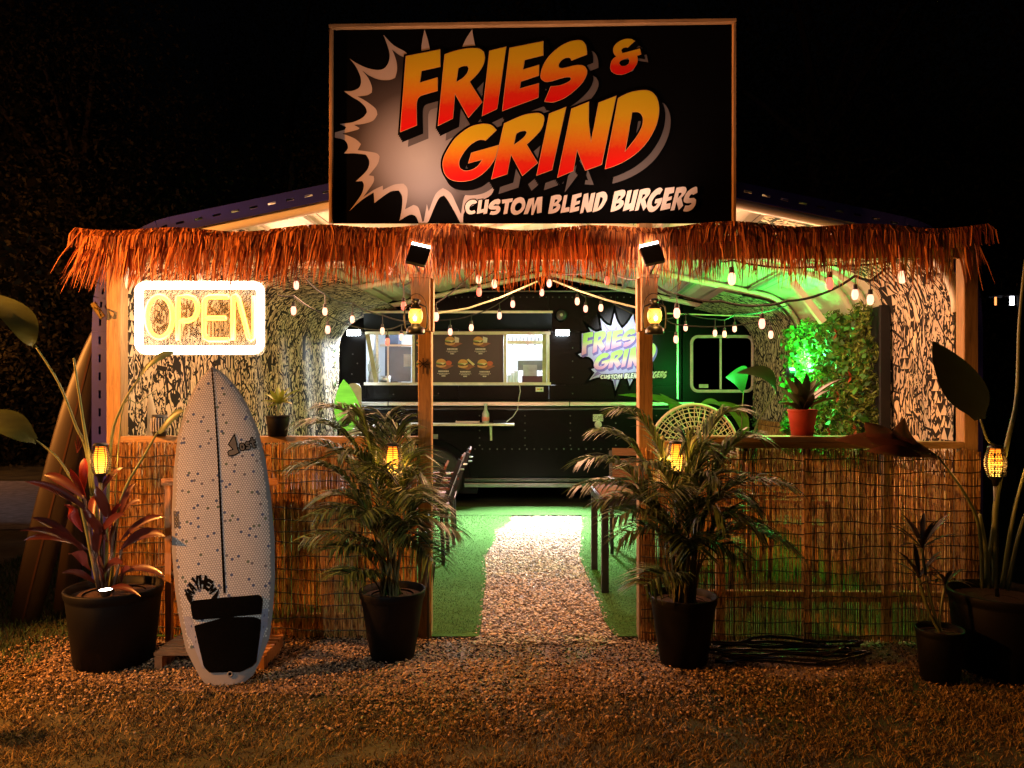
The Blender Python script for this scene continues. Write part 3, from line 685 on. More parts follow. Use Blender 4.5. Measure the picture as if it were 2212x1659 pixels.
OUT = G7([(770,72),(745,245),(800,330),(640,330),(620,262),(520,205),(435,118),(462,190),(485,270),(478,340),(440,393),(380,405),(300,388),(220,352),(158,312),(205,370),(240,440),(253,500),(235,550),(180,576),(112,578),(170,620),(240,662),(288,710),(300,750),(270,790),(190,830),(78,846),(130,870),(120,893),(38,916),(38,958),(110,975),(140,1010),(143,1050),(110,1088),(200,1086),(290,1096),(320,1150),(300,1225),(208,1316),(262,1312),(275,1350),(250,1430),(158,1556),(260,1466),(355,1405),(362,1492),(440,1432),(500,1396),(560,1390),(588,1440),(585,1540),(565,1636),(620,1602),(660,1586),(700,1602),(722,1652),(770,1652),(802,1642),(850,1530),(890,1452),(930,1430),(980,1500),(1062,1652),(1086,1652),(1100,1560),(1240,1470),(1330,1400),(1350,1200),(1300,700),(1180,190),(1160,72),(1110,150),(1080,215),(1060,280),(815,240),(795,150)])
INN = G7([(760,300),(600,300),(505,238),(540,330),(546,410),(530,470),(480,488),(400,485),(320,452),(262,410),(310,470),(340,540),(340,590),(300,612),(222,622),(285,655),(370,720),(385,770),(350,820),(270,846),(195,853),(240,880),(215,896),(100,925),(200,965),(252,1010),(225,1060),(370,1082),(404,1112),(390,1170),(345,1230),(315,1265),(355,1272),(352,1325),(270,1442),(360,1382),(430,1350),(430,1385),(520,1342),(598,1333),(630,1372),(630,1450),(612,1542),(680,1507),(722,1532),(752,1645),(765,1640),(790,1500),(805,1560),(860,1420),(920,1368),(985,1410),(1030,1500),(1068,1582),(1095,1440),(1150,1400),(1230,1400),(1280,1000),(1200,400)])
m_pink = mat('print_light_pink', (.42, .33, .30), .55, var=.06, spec=.25)
def burst_mat():
    m = bpy.data.materials.new('print_grey_burst_fade'); T, N, L = nt(m); b = N['Principled BSDF']; setp(b, Roughness=.55); b.inputs['Specular IOR Level'].default_value = .25
    tc = N.new('ShaderNodeTexCoord'); mp = N.new('ShaderNodeMapping'); c = FP(905, 330, SY) - sgn.location
    mp.inputs['Location'].default_value = (-c.x, 0, -c.z); L.new(tc.outputs['Object'], mp.inputs[0])
    ln = N.new('ShaderNodeVectorMath'); ln.operation = 'LENGTH'; sc = N.new('ShaderNodeVectorMath'); sc.operation = 'MULTIPLY'; sc.inputs[1].default_value = (1, 0, 1)
    L.new(mp.outputs[0], sc.inputs[0]); L.new(sc.outputs[0], ln.inputs[0])
    L.new(ramp(N, L, ln.outputs['Value'], [(.05, (.36, .31, .30)), (.22, (.24, .2, .2)), (.38, (.06, .045, .045)), (.52, (.022, .016, .016))]), b.inputs['Base Color']); return m
m_burst = burst_mat()
obj('burst_outline', plate([smooth_loop(OUT, 4, 50)], smap, 0, y=.002), m_pink, sgn)
obj('burst_centre', plate([smooth_loop(INN, 4, 50)], smap, 0, y=.003), m_burst, sgn)
m_grey = mat('print_grey_shadow', (.10, .082, .082), .55, var=.05, spec=.2)
m_sun = gradmat('print_yellow_to_red', [(.05, (.62, .004, .004)), (.25, (.60, .02, .005)), (.45, (.62, .15, .008)), (.70, (.60, .33, .01)), (1, (.56, .38, .01))], 'Z', .5, grain=.12)
m_edge = mat('print_pale_letter_edge', (.6, .28, .12), .5, spec=.2)
m_txt = mat('print_warm_white', (.72, .6, .55), .5, var=.06, spec=.2)
def lettering(parent, mp, s=1.0, cm=None, big_m=None, small_m=None, grey=True, st=.0012, black=m_black, nobig=False):
    yy = .004
    for gi, g in enumerate(BIGS):
        k = .6 if gi == 5 else 1.0
        if grey: obj('letter_shadow', plate(g, mp, 0, 3.5 * k, yy, (21 * k, 26 * k)), m_grey, parent)
    for gi, g in enumerate(BIGS):
        k = .6 if gi == 5 else 1.0
        for q in range(5): obj('letter_side', plate(g, mp, 0, 4.2 * k, yy + st * (1 + q * .2), (9 * k * (4 - q) / 4, 15 * k * (4 - q) / 4)), black, parent)
    for gi, g in enumerate(BIGS):
        k = .6 if gi == 5 else 1.0
        obj('letter_edge', plate(g, mp, 0, 0, yy + st * 2.2), m_edge if big_m is None else big_m, parent)
        obj('letter', plate(g, mp, 0, -.9 * k, yy + st * 3), big_m or m_sun, parent)
    for g in SMALLS:
        obj('small_letter_backing', plate(g, mp, 0, 2.2, yy + st * 2.4), black, parent); obj('small_letter', plate(g, mp, 0, .15, yy + st * 3), small_m or m_txt, parent)
lettering(sgn, smap)
# ================================================================== FOOD TRUCK
TY = 9.8
T = lambda px, py, d=TY: P(px, py, d)
m_truck = mat('black_truck_paint', (.0035, .003, .0032), .3, var=.35, vscale=2.5, bmp=.08, bscale=5, spec=.07)
m_steel = mat('brushed_aluminium', (.62, .62, .6), .32, .9, var=.15, vscale=5, stretch=(1, 1, 12), bmp=.05)
m_dark = mat('dark_cavity', (.006, .006, .007), .8)
truck = thing('food_truck', (T(1100, 900).x, TY, 0), 'black step van food truck with lit serving window behind the canopy', 'food truck')
def tbox(x0, x1, y0, y1, d0=TY, dep=.04, mb=None):
    """box whose front face spans the given pixels on the plane d0"""
    mb = mb or MB(); a = T(x0, y0, d0); b = T(x1, y1, d0); mb.box(((a.x + b.x) / 2, d0 + dep / 2, (a.z + b.z) / 2), (abs(b.x - a.x), dep, abs(a.z - b.z))); return mb
xa_, xb_ = T(735, 0).x, T(1472, 0).x; zb = .42; zw0, zw1 = T(0, 832).z, T(0, 717).z; zt_ = 2.72; zr = T(0, 872).z
ac, ar = Vector((T(936, 0).x, 0, .40)), .47
lower = [(xa_, zb)] + [(ac.x + ar * math.cos(a), ac.z + ar * math.sin(a)) for a in [math.pi - math.pi * i / 16 for i in range(17)]] + [(xb_, zb), (xb_, zr), (xa_, zr)]
mb = MB(); n = len(lower); mb.add([(x, TY, z) for x, z in lower] + [(x, TY + .04, z) for x, z in lower], [tuple(range(n)), tuple(range(2 * n - 1, n - 1, -1))] + [(i, n + i, n + (i + 1) % n, (i + 1) % n) for i in range(n)])
me = mb; o = obj('lower_side_panel', me, m_truck, truck)
mb = MB(); wx0, wx1 = T(790, 0).x, T(1186, 0).x
def sb(x0, x1, z0, z1): MBx = MB(); MBx.box(((x0 + x1) / 2, TY + .02, (z0 + z1) / 2), (x1 - x0 - .003, .04, z1 - z0 - .003)); return MBx
for x0, x1 in ((xa_, wx0), (wx0, T(990, 0).x), (T(990, 0).x, wx1), (wx1, T(1330, 0).x), (T(1330, 0).x, xb_)):
    obj('side_panel', sb(x0, x1, zw1, zt_), m_truck, truck)
    obj('side_panel', sb(x0, x1, zr, zw0), m_truck, truck)
for x0, x1 in ((xa_, wx0), (wx1, T(1330, 0).x), (T(1330, 0).x, xb_)): obj('side_panel', sb(x0, x1, zw0, zw1), m_truck, truck)
mb = MB(); mb.box(((xa_ + xb_) / 2, TY + 1.15, zt_ + .01), (xb_ - xa_, 2.3, .05)); obj('roof', mb, m_truck, truck, bevel=.02)
mb = MB(); mb.box(((xa_ + xb_) / 2, TY + 2.25, 1.55), (xb_ - xa_, .04, 2.3)); obj('far_side', mb, m_truck, truck)
mb = MB(); mb.box(((xa_ + xb_) / 2, TY + 1.2, .32), (xb_ - xa_, 1.7, .18)); obj('chassis', mb, m_dark, truck)
mb = MB(); mb.box((xa_ + .02, TY + 1.14, 1.55), (.04, 2.2, 2.28)); mb.box((xb_ - .02, TY + 1.14, 1.55), (.04, 2.2, 2.28)); obj('end_wall', mb, m_truck, truck)
# cab
cx0, cx1 = xb_ + .03, T(1730, 0).x
mb = MB(); mb.box(((cx0 + cx1) / 2, TY + .08, 1.5), (cx1 - cx0, .04, 2.2)); obj('cab_side', mb, m_truck, truck)
mb = MB(); mb.box(((cx0 + cx1) / 2, TY + 1.1, 2.62), (cx1 - cx0, 2.1, .05)); obj('cab_roof', mb, m_truck, truck)
def rrect(x0, x1, y0, y1, r, n=5):
    pts = []
    for cx_, cy_, a0 in ((x1 - r, y0 + r, -90), (x1 - r, y1 - r, 0), (x0 + r, y1 - r, 90), (x0 + r, y0 + r, 180)):
        for k in range(n + 1): a = R(a0 + 90 * k / n); pts.append((cx_ + r * math.cos(a), cy_ + r * math.sin(a)))
    return pts
tmap = lambda px, py, y: T(px, py, TY - y)
mb = MB(); mb.tube([T(x, y, TY + .045) for x, y in rrect(1494, 1626, 727, 845, 14, 6)], .021, 6, closed=True); cw = obj('cab_window', mb, mat('window_white_frame', (.7, .68, .62), .4), truck)
obj('pane', plate([rrect(1498, 1622, 731, 841, 11)], tmap, .004, y=-.045), mat('dark_glass', (.005, .005, .006), .08, spec=.8), cw)
obj('divider', tbox(1555, 1559, 731, 841, TY + .02, .03), mat('window_white_frame', (.7, .68, .62), .4), cw)
obj('window_sticker', tbox(1510, 1530, 830, 838, TY + .038, .002), mat('sticker_white', (.5, .5, .45), .5), cw)
# rails
def rail_t(name, x0, x1, y0, y1, dep, m): o_ = tbox(x0, x1, y0, y1, TY - dep, dep - .002); return obj(name, o_, m, truck, bevel=.008)
rail_t('rub_rail', 775, 838, 868, 877, .05, m_steel); rail_t('rub_rail', 839, 1230, 868, 877, .05, m_steel); rail_t('rub_rail', 1231, 1500, 868, 877, .05, m_steel)
rail_t('rub_rail_cap', 775, 1472, 862, 866, .03, m_truck); rail_t('rub_rail_lip', 775, 1472, 880, 886, .035, mat('worn_black_rail', (.05, .048, .05), .25, .5))
rail_t('skirt_rail', 1003, 1472, 1033, 1041, .04, mat('worn_black_rail', (.05, .048, .05), .25, .5)); rail_t('skirt_rail', 1003, 1472, 1044, 1053, .05, m_steel).data.materials[0] = mat('dull_dark_aluminium', (.2, .2, .2), .3, .8)
rail_t('gutter', 735, 1472, 627.5, 630, .05, m_steel)
mb = MB(); a = T(1463, 640); b = T(1463, 862); mb.beam(a - Vector((0, .012, 0)), b - Vector((0, .012, 0)), .022, .02, up=(0, 1, 0)); obj('corner_strip', mb, m_steel, truck)
# rivets
mb = MB()
def rv(px, py, r=.010): p = T(px, py); mb.lathe([(r, 0), (r * .7, -.006), (0.0001, -.008)], p, 6, M=Matrix.Rotation(R(-90), 3, 'X'))
mb_rows = [(x, 970) for x in range(1010, 1460, 16)] + [(x, 642) for x in range(760, 1450, 14)]
for cxp in (1036, 1134, 1232, 1330, 1418):
    mb_rows += [(cxp, y) for y in (898, 914, 930, 946, 962)]
mb_rows += [(845, 905), (870, 930), (900, 900), (762, 765), (772, 785), (760, 808), (1237, 752), (1237, 780), (1237, 815), (1237, 850), (850, 852), (947, 850), (1325, 655)]
for p_ in mb_rows: rv(*p_)
def rivfix():
    global mb
    q = mb; mb = MB(); return q
obj('rivets', rivfix(), mat('rivet_heads', (.12, .12, .13), .3, .6), truck, kind='stuff')
obj('fuel_cap', MB().lathe([(.0001, 0), (.045, 0), (.045, -.02), (.035, -.025), (.0001, -.025)], T(1292, 917), 16, M=Matrix.Rotation(R(-90), 3, 'X')), mat('white_plastic', (.6, .6, .58), .4), truck)
pw = obj('water_label', tbox(1281, 1303, 895, 910, TY - .003, .003), mat('white_plastic', (.6, .6, .58), .4), truck)
def text_on(txt, cpx, cpy, hpx, mp, y, m, parent, name='printed_text', bold=.0, sx=1.0, th=0, warp=None):
    """small print: the built-in font's outlines laid on a surface"""
    me = text_loops(txt, 1.0); xs = [v.co.x for v in me.vertices]; x0, x1 = min(xs), max(xs)
    for v in me.vertices:
        u = (v.co.x - (x0 + x1) / 2) * hpx * 1.4 * sx; w_ = v.co.y * hpx * 1.4 - hpx / 2
        if warp: u, w_ = warp(u, w_)
        v.co = mp(cpx + u, cpy - w_, y)
    return obj(name, me, m, parent)
m_ink = mat('print_black_ink', (.01, .01, .01), .6)
text_on('POTABLE', 1292, 900, 5, tmap, .004, m_ink, pw, sx=.9); text_on('WATER', 1292, 906, 5, tmap, .004, m_ink, pw, sx=.9)
lb = obj('flower_sticker', tbox(1157, 1174, 836, 846, TY - .003, .003), mat('white_plastic', (.6, .6, .58), .4), truck)
for i, c in enumerate(((.7, .3, .05), (.6, .5, .05), (.1, .35, .1))):
    obj('flower', MB().lathe([(.0001, 0), (.013, 0)], T(1162 + i * 3.6, 841, TY - .004), 8, M=Matrix.Rotation(R(-90), 3, 'X')), mat('flower_ink%d' % i, c, .6), lb)
obj('keyhole', tbox(935, 947, 853, 856, TY - .004, .004), m_dark, truck); obj('side_badge', tbox(936, 946, 938, 950, TY - .004, .004), mat('grey_badge', (.25, .25, .24), .5), truck)
# wheel
wl = obj('wheel', MB().lathe([(.22, .0), (.33, .0), (.37, .03), (.38, .1), (.37, .2), (.33, .24)], Vector((ac.x, TY + .06, .38)), 32, M=Matrix.Rotation(R(-90), 3, 'X')), mat('tyre_rubber', (.012, .012, .012), .7), truck, smooth=True)
obj('rim', MB().lathe([(.22, -.0), (.2, -.05), (.12, -.06), (.11, -.02), (.04, -.01), (.0001, -.01)], Vector((ac.x, TY + .06, .38)), 24, M=Matrix.Rotation(R(90), 3, 'X')), mat('painted_rim', (.05, .05, .05), .4), wl)
mb = MB(); mb.box((ac.x, TY + .5, .6), (1.1, .5, .9)); obj('wheel_arch_liner', mb, m_dark, truck)
mb = MB(); mb.tube([(ac.x + ar * math.cos(a), TY - .008, ac.z + ar * math.sin(a)) for a in [math.pi * i / 20 for i in range(21)]], .012, 6); obj('arch_trim', mb, m_truck, truck)
# serving window
m_frame = mat('cream_window_trim', (.55, .5, .36), .4); m_tan = mat('tan_prop_bar', (.36, .32, .16), .5)
sw = obj('serving_window', tbox(788, 1189, 716, 722.5, TY - .03, .06), m_frame, truck)
obj('sill', tbox(786, 1190, 826, 832, TY - .09, .12), mat('cream_sill', (.6, .57, .48), .35), sw)
obj('frame_post', tbox(1181, 1187, 722.8, 826, TY - .02, .05), m_frame, sw); obj('frame_post', tbox(1088, 1094, 722.8, 826, TY - .02, .05), m_frame, sw)
obj('frame_post', tbox(890, 896, 722.8, 826, TY - .02, .05), m_frame, sw); obj('frame_post', tbox(812, 817, 722.8, 826, TY + .02, .03), m_steel, sw)
obj('sliding_bar', tbox(820, 889.5, 744, 748, TY + .02, .03), m_steel, sw); obj('sliding_post', tbox(836, 840, 722.8, 826, TY + .03, .02), m_steel, sw)
obj('sliding_bar', tbox(1094.5, 1180.5, 736, 743, TY + .02, .03), mat('white_enamel', (.75, .75, .73), .3), sw)
for (x0, y0, x1, y1) in ((794, 722, 813, 828), (1176, 722, 1176, 828)):
    mb = MB(); mb.beam(T(x0, y0, TY - .25), T(x1, y1, TY - .03), .05, .03, up=(0, 1, 0)); obj('prop_bar', mb, m_tan, sw)
# raised flap
flap = obj('raised_flap', MB().add([T(786, 712) - Vector((0, .01, 0)), T(1192, 712) - Vector((0, .01, 0)), T(1192, 673, 9.15), T(786, 673, 9.15),
    T(786, 709) - Vector((0, .01, 0)), T(1192, 709) - Vector((0, .01, 0)), T(1192, 669.5, 9.15), T(786, 669.5, 9.15)],
    [(0, 1, 2, 3), (7, 6, 5, 4), (0, 4, 5, 1), (1, 5, 6, 2), (2, 6, 7, 3), (3, 7, 4, 0)]), mat('matt_black_flap', (.004, .004, .004), .8, spec=.1), truck)
mb = MB(); mb.beam(T(784, 674, 9.135), T(1194, 674, 9.135), .02, .028); obj('flap_edge', mb, mat('pale_flap_edge', (.5, .48, .42), .4), flap)
# inside
m_in = mat('white_interior', (.72, .75, .78), .4, var=.08, vscale=3)
mb = MB(); a, b = T(792, 720), T(1186, 828); y1 = TY + 1.3
mb.box(((a.x + b.x) / 2, y1, 1.9), (b.x - a.x + .6, .03, 1.3)); obj('interior_back_wall', mb, m_in, truck)
mb = MB(); mb.box(((a.x + b.x) / 2, TY + .7, T(0, 829).z - .05), (b.x - a.x, 1.2, .03)); obj('interior_counter', mb, m_steel, truck)
mb = MB(); mb.box(((a.x + b.x) / 2, TY + .7, 2.55), (b.x - a.x + .5, 1.2, .02)); obj('interior_ceiling', mb, m_in, truck)
for x_ in (a.x - .06, b.x + .1):
    mb = MB(); mb.box((x_, TY + .7, 1.9), (.02, 1.2, 1.3)); obj('interior_end_wall', mb, m_in, truck)
mb = MB()
for i in range(9): mb.box((T(1098 + i * 9, 0).x, TY + 1.0 + .05 * (i % 3), T(0, 728).z + .02), (.035, .1, .10 + .03 * (i % 2)))
obj('hanging_utensils', mb, mat('grey_utensils', (.10, .10, .10), .4, .4), truck)
obj('hood_panel', tbox(842, 888, 749, 824, TY + .5, .3), mat('grey_hood', (.22, .23, .26), .35, .3, vscale=2), truck)
mb = MB(); mb.box((T(826, 0).x, TY + .9, 1.9), (.18, .3, 1.1)); obj('dark_curtain', mb, mat('grey_cloth', (.05, .06, .09), .8), truck)
obj('small_hatch', tbox(872, 889, 765, 792, TY + .35, .02), mat('white_enamel', (.75, .75, .73), .3), truck)
# register and things standing at the window
reg = thing('cash_register', T(1145, 826, 10.15), 'grey and cream point of sale terminal at the right end of the serving window', 'cash register')
obj('screen', tbox(1118, 1172, 779, 800, 10.15, .05), mat('grey_plastic', (.16, .2, .17), .5), reg); obj('body', tbox(1130, 1160, 788, 812, 10.08, .05), mat('pale_green_plastic', (.36, .42, .36), .5), reg)
obj('drawer', tbox(1128, 1172, 812, 826, 10.1, .2), mat('dark_red_box', (.06, .012, .015), .5), reg)
cp = thing('cup_stack', T(1106, 826, 10.0), 'stack of white cups beside the point of sale terminal', 'cups')
for i in range(3): mb = MB(); mb.lathe([(.03, 0), (.04, .1 + i * .03), (.0001, .1 + i * .03)], T(1100 + 7 * i, 827, 10.0 + .05 * i), 12); obj('cup', mb, m_in, cp, smooth=True)
fl = thing('flower_vase', T(803, 828, 9.9), 'white flower stems in a vase at the left end of the serving window', 'vase')
mb = MB(); mb.lathe([(.0001, 0), (.04, 0), (.045, .07), (.03, .12), (.035, .14)], T(803, 827, 9.9), 12); obj('vase', mb, m_in, fl, smooth=True)
mb = MB()
for i in range(9):
    b0 = T(803, 818, 9.9); tp = T(796 + i * 3.2, 762 + abs(i - 3) * 8, 9.9 - .02 * i); pts_ = bez(b0, (b0 + tp) / 2 + Vector((.03 * (i - 4) * .3, 0, .03)), tp, 5); mb.tube(pts_, .006, 4)
    blade(mb, [tp + Vector((0, 0, -.02)), tp + Vector((.01, -.01, .02)), tp + Vector((.02 * (1 if i % 2 else -1), 0, .05))], .03)
obj('stems', mb, mat('pale_petals', (.55, .6, .5), .6), fl)
ct = thing('sauce_tub', T(829, 826, 9.95), 'small steel tub on the counter inside the left window', 'tub')
mb = MB(); mb.lathe([(.0001, 0), (.075, 0), (.085, .09), (.08, .09), (.07, .01)], T(831, 827, 9.98), 16); obj('tub', mb, m_steel, ct, smooth=True)
# menu board
mn = thing('menu_board', T(993, 827, TY), 'dark menu board with five burger pictures in the serving window', 'menu')
obj('board', tbox(896.5, 1087.5, 723, 826, TY + .0, .03), mat('brown_black_board', (.014, .009, .008), .45, var=.2), mn)
bun, bunb, meat, let_, chs, wdp, red_, wht = [mat(n_, c_, .6, var=.2, vscale=30) for n_, c_ in (('bun_print', (.55, .25, .07)), ('bun_base_print', (.55, .3, .1)), ('patty_print', (.07, .025, .012)), ('lettuce_print', (.15, .25, .04)), ('cheese_print', (.65, .55, .3)), ('board_print', (.22, .07, .03)), ('ketchup_print', (.45, .08, .03)), ('paper_print', (.6, .55, .5)))]
def ell(cx_, cy_, rx, ry, a0=0, a1=360, n=14): return [(cx_ + rx * math.cos(R(a0 + (a1 - a0) * i / n)), cy_ + ry * math.sin(R(a0 + (a1 - a0) * i / n))) for i in range(n if a1 - a0 == 360 else n + 1)]
def pl8(name, lp, y, m, par): return obj(name, plate([lp], tmap, 0, 0, y), m, par)
for bi, (bx, by, side) in enumerate(((977, 737, 'w'), (1038, 737, 'w'), (958, 785, 'r'), (1005, 786, 'p'), (1047, 786, 'r'), (915, 740, 'r'), (915, 786, 'w'))):
    e = obj('burger_picture', plate([[(bx - 17, by + 7), (bx + 6, by + 13), (bx + 22, by + 5), (bx, by - 2)]], tmap, 0, 0, .002), wdp, mn)
    pl8('bun_base', ell(bx - 5, by + 4, 11, 5), .003, bunb, e); pl8('patty', ell(bx - 5, by + 1, 11.5, 3.6), .0036, meat, e)
    pl8('lettuce', ell(bx - 5, by - .8, 11, 2.4), .0042, let_, e); pl8('cheese', [(bx - 14, by - 1.5), (bx + 4, by - 1.5), (bx - 1, by + 3), (bx - 6, by)], .0046, chs, e)
    pl8('bun_top', ell(bx - 5, by - 2, 10.5, 8, 180, 360), .005, bun, e)
    if side == 'w': pl8('side_cup', [(bx + 5, by - 10), (bx + 15, by - 7), (bx + 14, by + 3), (bx + 5, by + 3)], .0036, wht, e)
    elif side == 'r': pl8('side_fries', ell(bx + 11, by - 1, 7, 5), .0036, red_, e)
    else: pl8('side_fries', [(bx + 3, by - 9), (bx + 7, by - 11), (bx + 21, by + 1), (bx + 17, by + 4)], .0036, chs, e)
    rr = random.Random(bi); mb = MB()
    for r_, (hw_, h_) in enumerate(((11, 3.2), (13, 1.0), (9, 1.0), (4, 2.4))):
        yy = by + 17 + (0, 4.5, 6.6, 10)[r_]; x = bx - hw_
        while x < bx + hw_:
            w_ = rr.uniform(1.5, 3.2); tb = tbox(x, min(x + w_, bx + hw_), yy - h_ / 2, yy + h_ / 2, TY - .002, .001); mb.add(tb.v, tb.f); x += w_ + .8
    obj('blurred_caption', mb, wht, mn)
# shelf on the truck side
shf = thing('fold_down_shelf', T(986, 918, 9.6), 'white fold-down shelf on the truck side below the menu', 'shelf')
a, b = T(863, 918, 9.5), T(1111, 918, 9.5); mb = MB(); mb.box(((a.x + b.x) / 2, 9.65, 1.073), (b.x - a.x, .3, .028)); obj('board', mb, mat('white_laminate', (.7, .66, .56), .4), shf, bevel=.004)
for px in (880, 1060): mb = MB(); x = T(px, 0, 9.6).x; mb.beam((x, 9.78, .88), (x, 9.56, 1.05), .025, .02, up=(0, 1, 0)); mb.box((x, 9.785, .96), (.028, .02, .2)); obj('bracket', mb, m_frame, shf)
bt = thing('glass_bottle', T(1048, 915, 9.6), 'clear glass carafe bottle on the truck shelf', 'bottle')
mb = MB(); c = Vector((T(1049, 0, 9.62).x, 9.62, 1.088)); mb.lathe([(.0001, 0), (.042, 0), (.046, .02), (.045, .12), (.02, .17), (.018, .21), (.026, .245)], c, 16); obj('glass', mb, mat('pale_glass', (.45, .5, .48), .1, spec=.8), bt, smooth=True)
mb = MB(); mb.lathe([(.0465, .03), (.0465, .08)], c, 16); obj('label', mb, mat('bottle_label', (.7, .25, .2), .5), bt)
tr = thing('napkin_tray', T(1010, 915, 9.6), 'low silver tray on the truck shelf left of the bottle', 'tray')
mb = MB(); a = Vector((T(1010, 0, 9.6).x, 9.62, 1.095)); mb.box(a, (.29, .16, .006)); [mb.box(a + Vector((sx_ * .142, 0, .012)), (.006, .16, .02)) for sx_ in (-1, 1)]; mb.box(a + Vector((0, -.078, .012)), (.28, .004, .02)); obj('tray', mb, m_steel, tr)
tb_ = thing('card_reader', T(1078, 915, 9.6), 'dark card tablet on the truck shelf right of the bottle, cabled to the window', 'card reader')
mb = MB(); a = Vector((T(1079, 0, 9.6).x, 9.62, 1.1)); mb.box(a, (.16, .12, .018), (R(14), 0, 0)); obj('tablet', mb, mat('dark_tablet', (.03, .035, .05), .3), tb_)
mb = MB(); mb.tube([T(1093, 912, 9.6), T(1108, 900, 9.66), T(1118, 885, 9.7), T(1121, 860, 9.72), T(1124, 845, 9.7), T(1122, 829, 9.69)], .006, 5); obj('cable', mb, mat('white_cable', (.5, .5, .5), .5), tb_)
# speaker and work lights on the truck
sp = thing('round_speaker', T(1212, 680, 9.74), 'round black speaker above the right work light on the truck', 'speaker')
RX90 = Matrix.Rotation(R(90), 3, 'X')
obj('housing', MB().lathe([(.0001, .06), (.055, .06), (.075, .05), (.082, .0), (.082, -.04)], T(1212, 681, 9.74), 24, M=RX90), mat('black_plastic', (.012, .012, .012), .35), sp, smooth=True)
obj('cone', MB().lathe([(.0001, .066), (.018, .066), (.02, .0615)], T(1212, 681, 9.74), 12, M=RX90), mat('speaker_cone', (.35, .33, .25), .4), sp)
for px, lab in ((765, 'cool white work light left of the serving window'), (1215, 'cool white work light between the serving window and the round emblem')):
    t = thing('work_light', T(px, 715, 9.7), lab, 'lamp'); c = T(px, 716, 9.64)
    mb = MB(); mb.box(c + Vector((0, .02, .012)), (.19, .09, .05)); obj('housing', mb, mat('black_plastic', (.012, .012, .012), .35), t, bevel=.01)
    mb = MB(); mb.box(c + Vector((0, -.025, -.018)), (.17, .03, .07)); obj('diffuser', mb, emat('cool_white_lens', (.85, .95, 1.0), 26), t, bevel=.012)
    mb = MB(); mb.box(c + Vector((0, .11, .0)), (.05, .1, .03)); obj('arm', mb, m_dark, t)
    area('work_light_beam', c + Vector((0, -.06, -.06)), c + (Vector((.5, -1.6, -2.2)) if px < 800 else Vector((-.35, -1.35, -2.2))), .24, 40 if px < 800 else 160, (.86, .95, 1.0), size_y=.06, spread=R(110 if px < 800 else 76))
# emblem decal
EK = .287
def emap(px, py, y): return T(1256.3 + (px - 864.0) * EK, 720.3 + (py - 120.7) * EK, TY - y)
def Z3(pts): return [((Z2P(x, y, 2200, 1150, .2713)[0] - 1256.3) / EK + 864.0, (Z2P(x, y, 2200, 1150, .2713)[1] - 720.3) / EK + 120.7) for x, y in pts]
em = thing('truck_emblem', T(1330, 760, TY - .002), 'bright burst emblem reading FRIES & GRIND on the truck side behind the right post', 'emblem')
EB = Z3([(430,510),(530,575),(630,555),(600,375),(690,470),(765,490),(810,300),(850,430),(920,530),(1000,450),(1085,310),(1100,430),(1150,520),(1280,400),(1270,540),(1372,520),(1330,690),(1360,830),(1330,960),(1362,1180),(1250,1180),(1240,1290),(1150,1230),(1095,1240),(1030,1360),(990,1230),(890,1250),(825,1430),(790,1290),(700,1240),(560,1240),(440,1280),(520,1170),(470,1120),(515,1105),(500,1000),(430,940),(320,940),(280,900),(335,880),(335,600),(430,590),(470,590)])
EBS = [smooth_loop(EB, 3, 45)]
m_lav = mat('print_lavender', (.36, .34, .72), .35, var=.1); m_pur = mat('print_purple', (.16, .11, .42), .35)
obj('emblem_backing', plate(EBS, emap, 0, 16, .0015), m_black, em); obj('emblem_burst', plate(EBS, emap, 0, 0, .003), m_lav, em)
for sp_ in ([(650,450),(690,540),(680,590),(850,580),(850,490),(800,545),(740,545)], [(560,1150),(470,1250),(620,1180)], [(790,1250),(825,1420),(840,1250)], [(1120,450),(1180,560),(1240,540),(1260,430),(1200,520)], [(1020,1230),(1030,1330),(1060,1230)]):
    obj('burst_shade', plate([Z3(sp_)], emap, 0, 0, .004), m_pur, em)
m_gp = gradmat('print_green_to_pink', [(.1, (.65, .28, .55)), (.35, (.75, .5, .62)), (.6, (.45, .72, .2)), (1, (.38, .68, .14))], 'Z', .35)
m_pk = mat('print_emblem_purple_side', (.12, .07, .4), .4)
for g in BIGS:
    for q in range(3): obj('letter_side', plate(g, emap, 0, 2.0, .0045 + q * .0002, (9 * (2 - q) / 2, 15 * (2 - q) / 2)), m_pk, em)
for g in BIGS: obj('letter', plate(g, emap, 0, -.5, .0065), m_gp, em)
for g in SMALLS: obj('small_letter_backing', plate(g, emap, 0, 5, .0072), m_black, em); obj('small_letter', plate(g, emap, 0, .3, .0082), mat('print_pure_white', (.75, .75, .75), .4), em)
mb = MB(); mb.box((T(1150, 0, 10.8).x, 10.8, zt_ + .1), (.5, .4, .1)); obj('roof_vent', mb, mat('white_enamel', (.75, .75, .73), .3), truck)

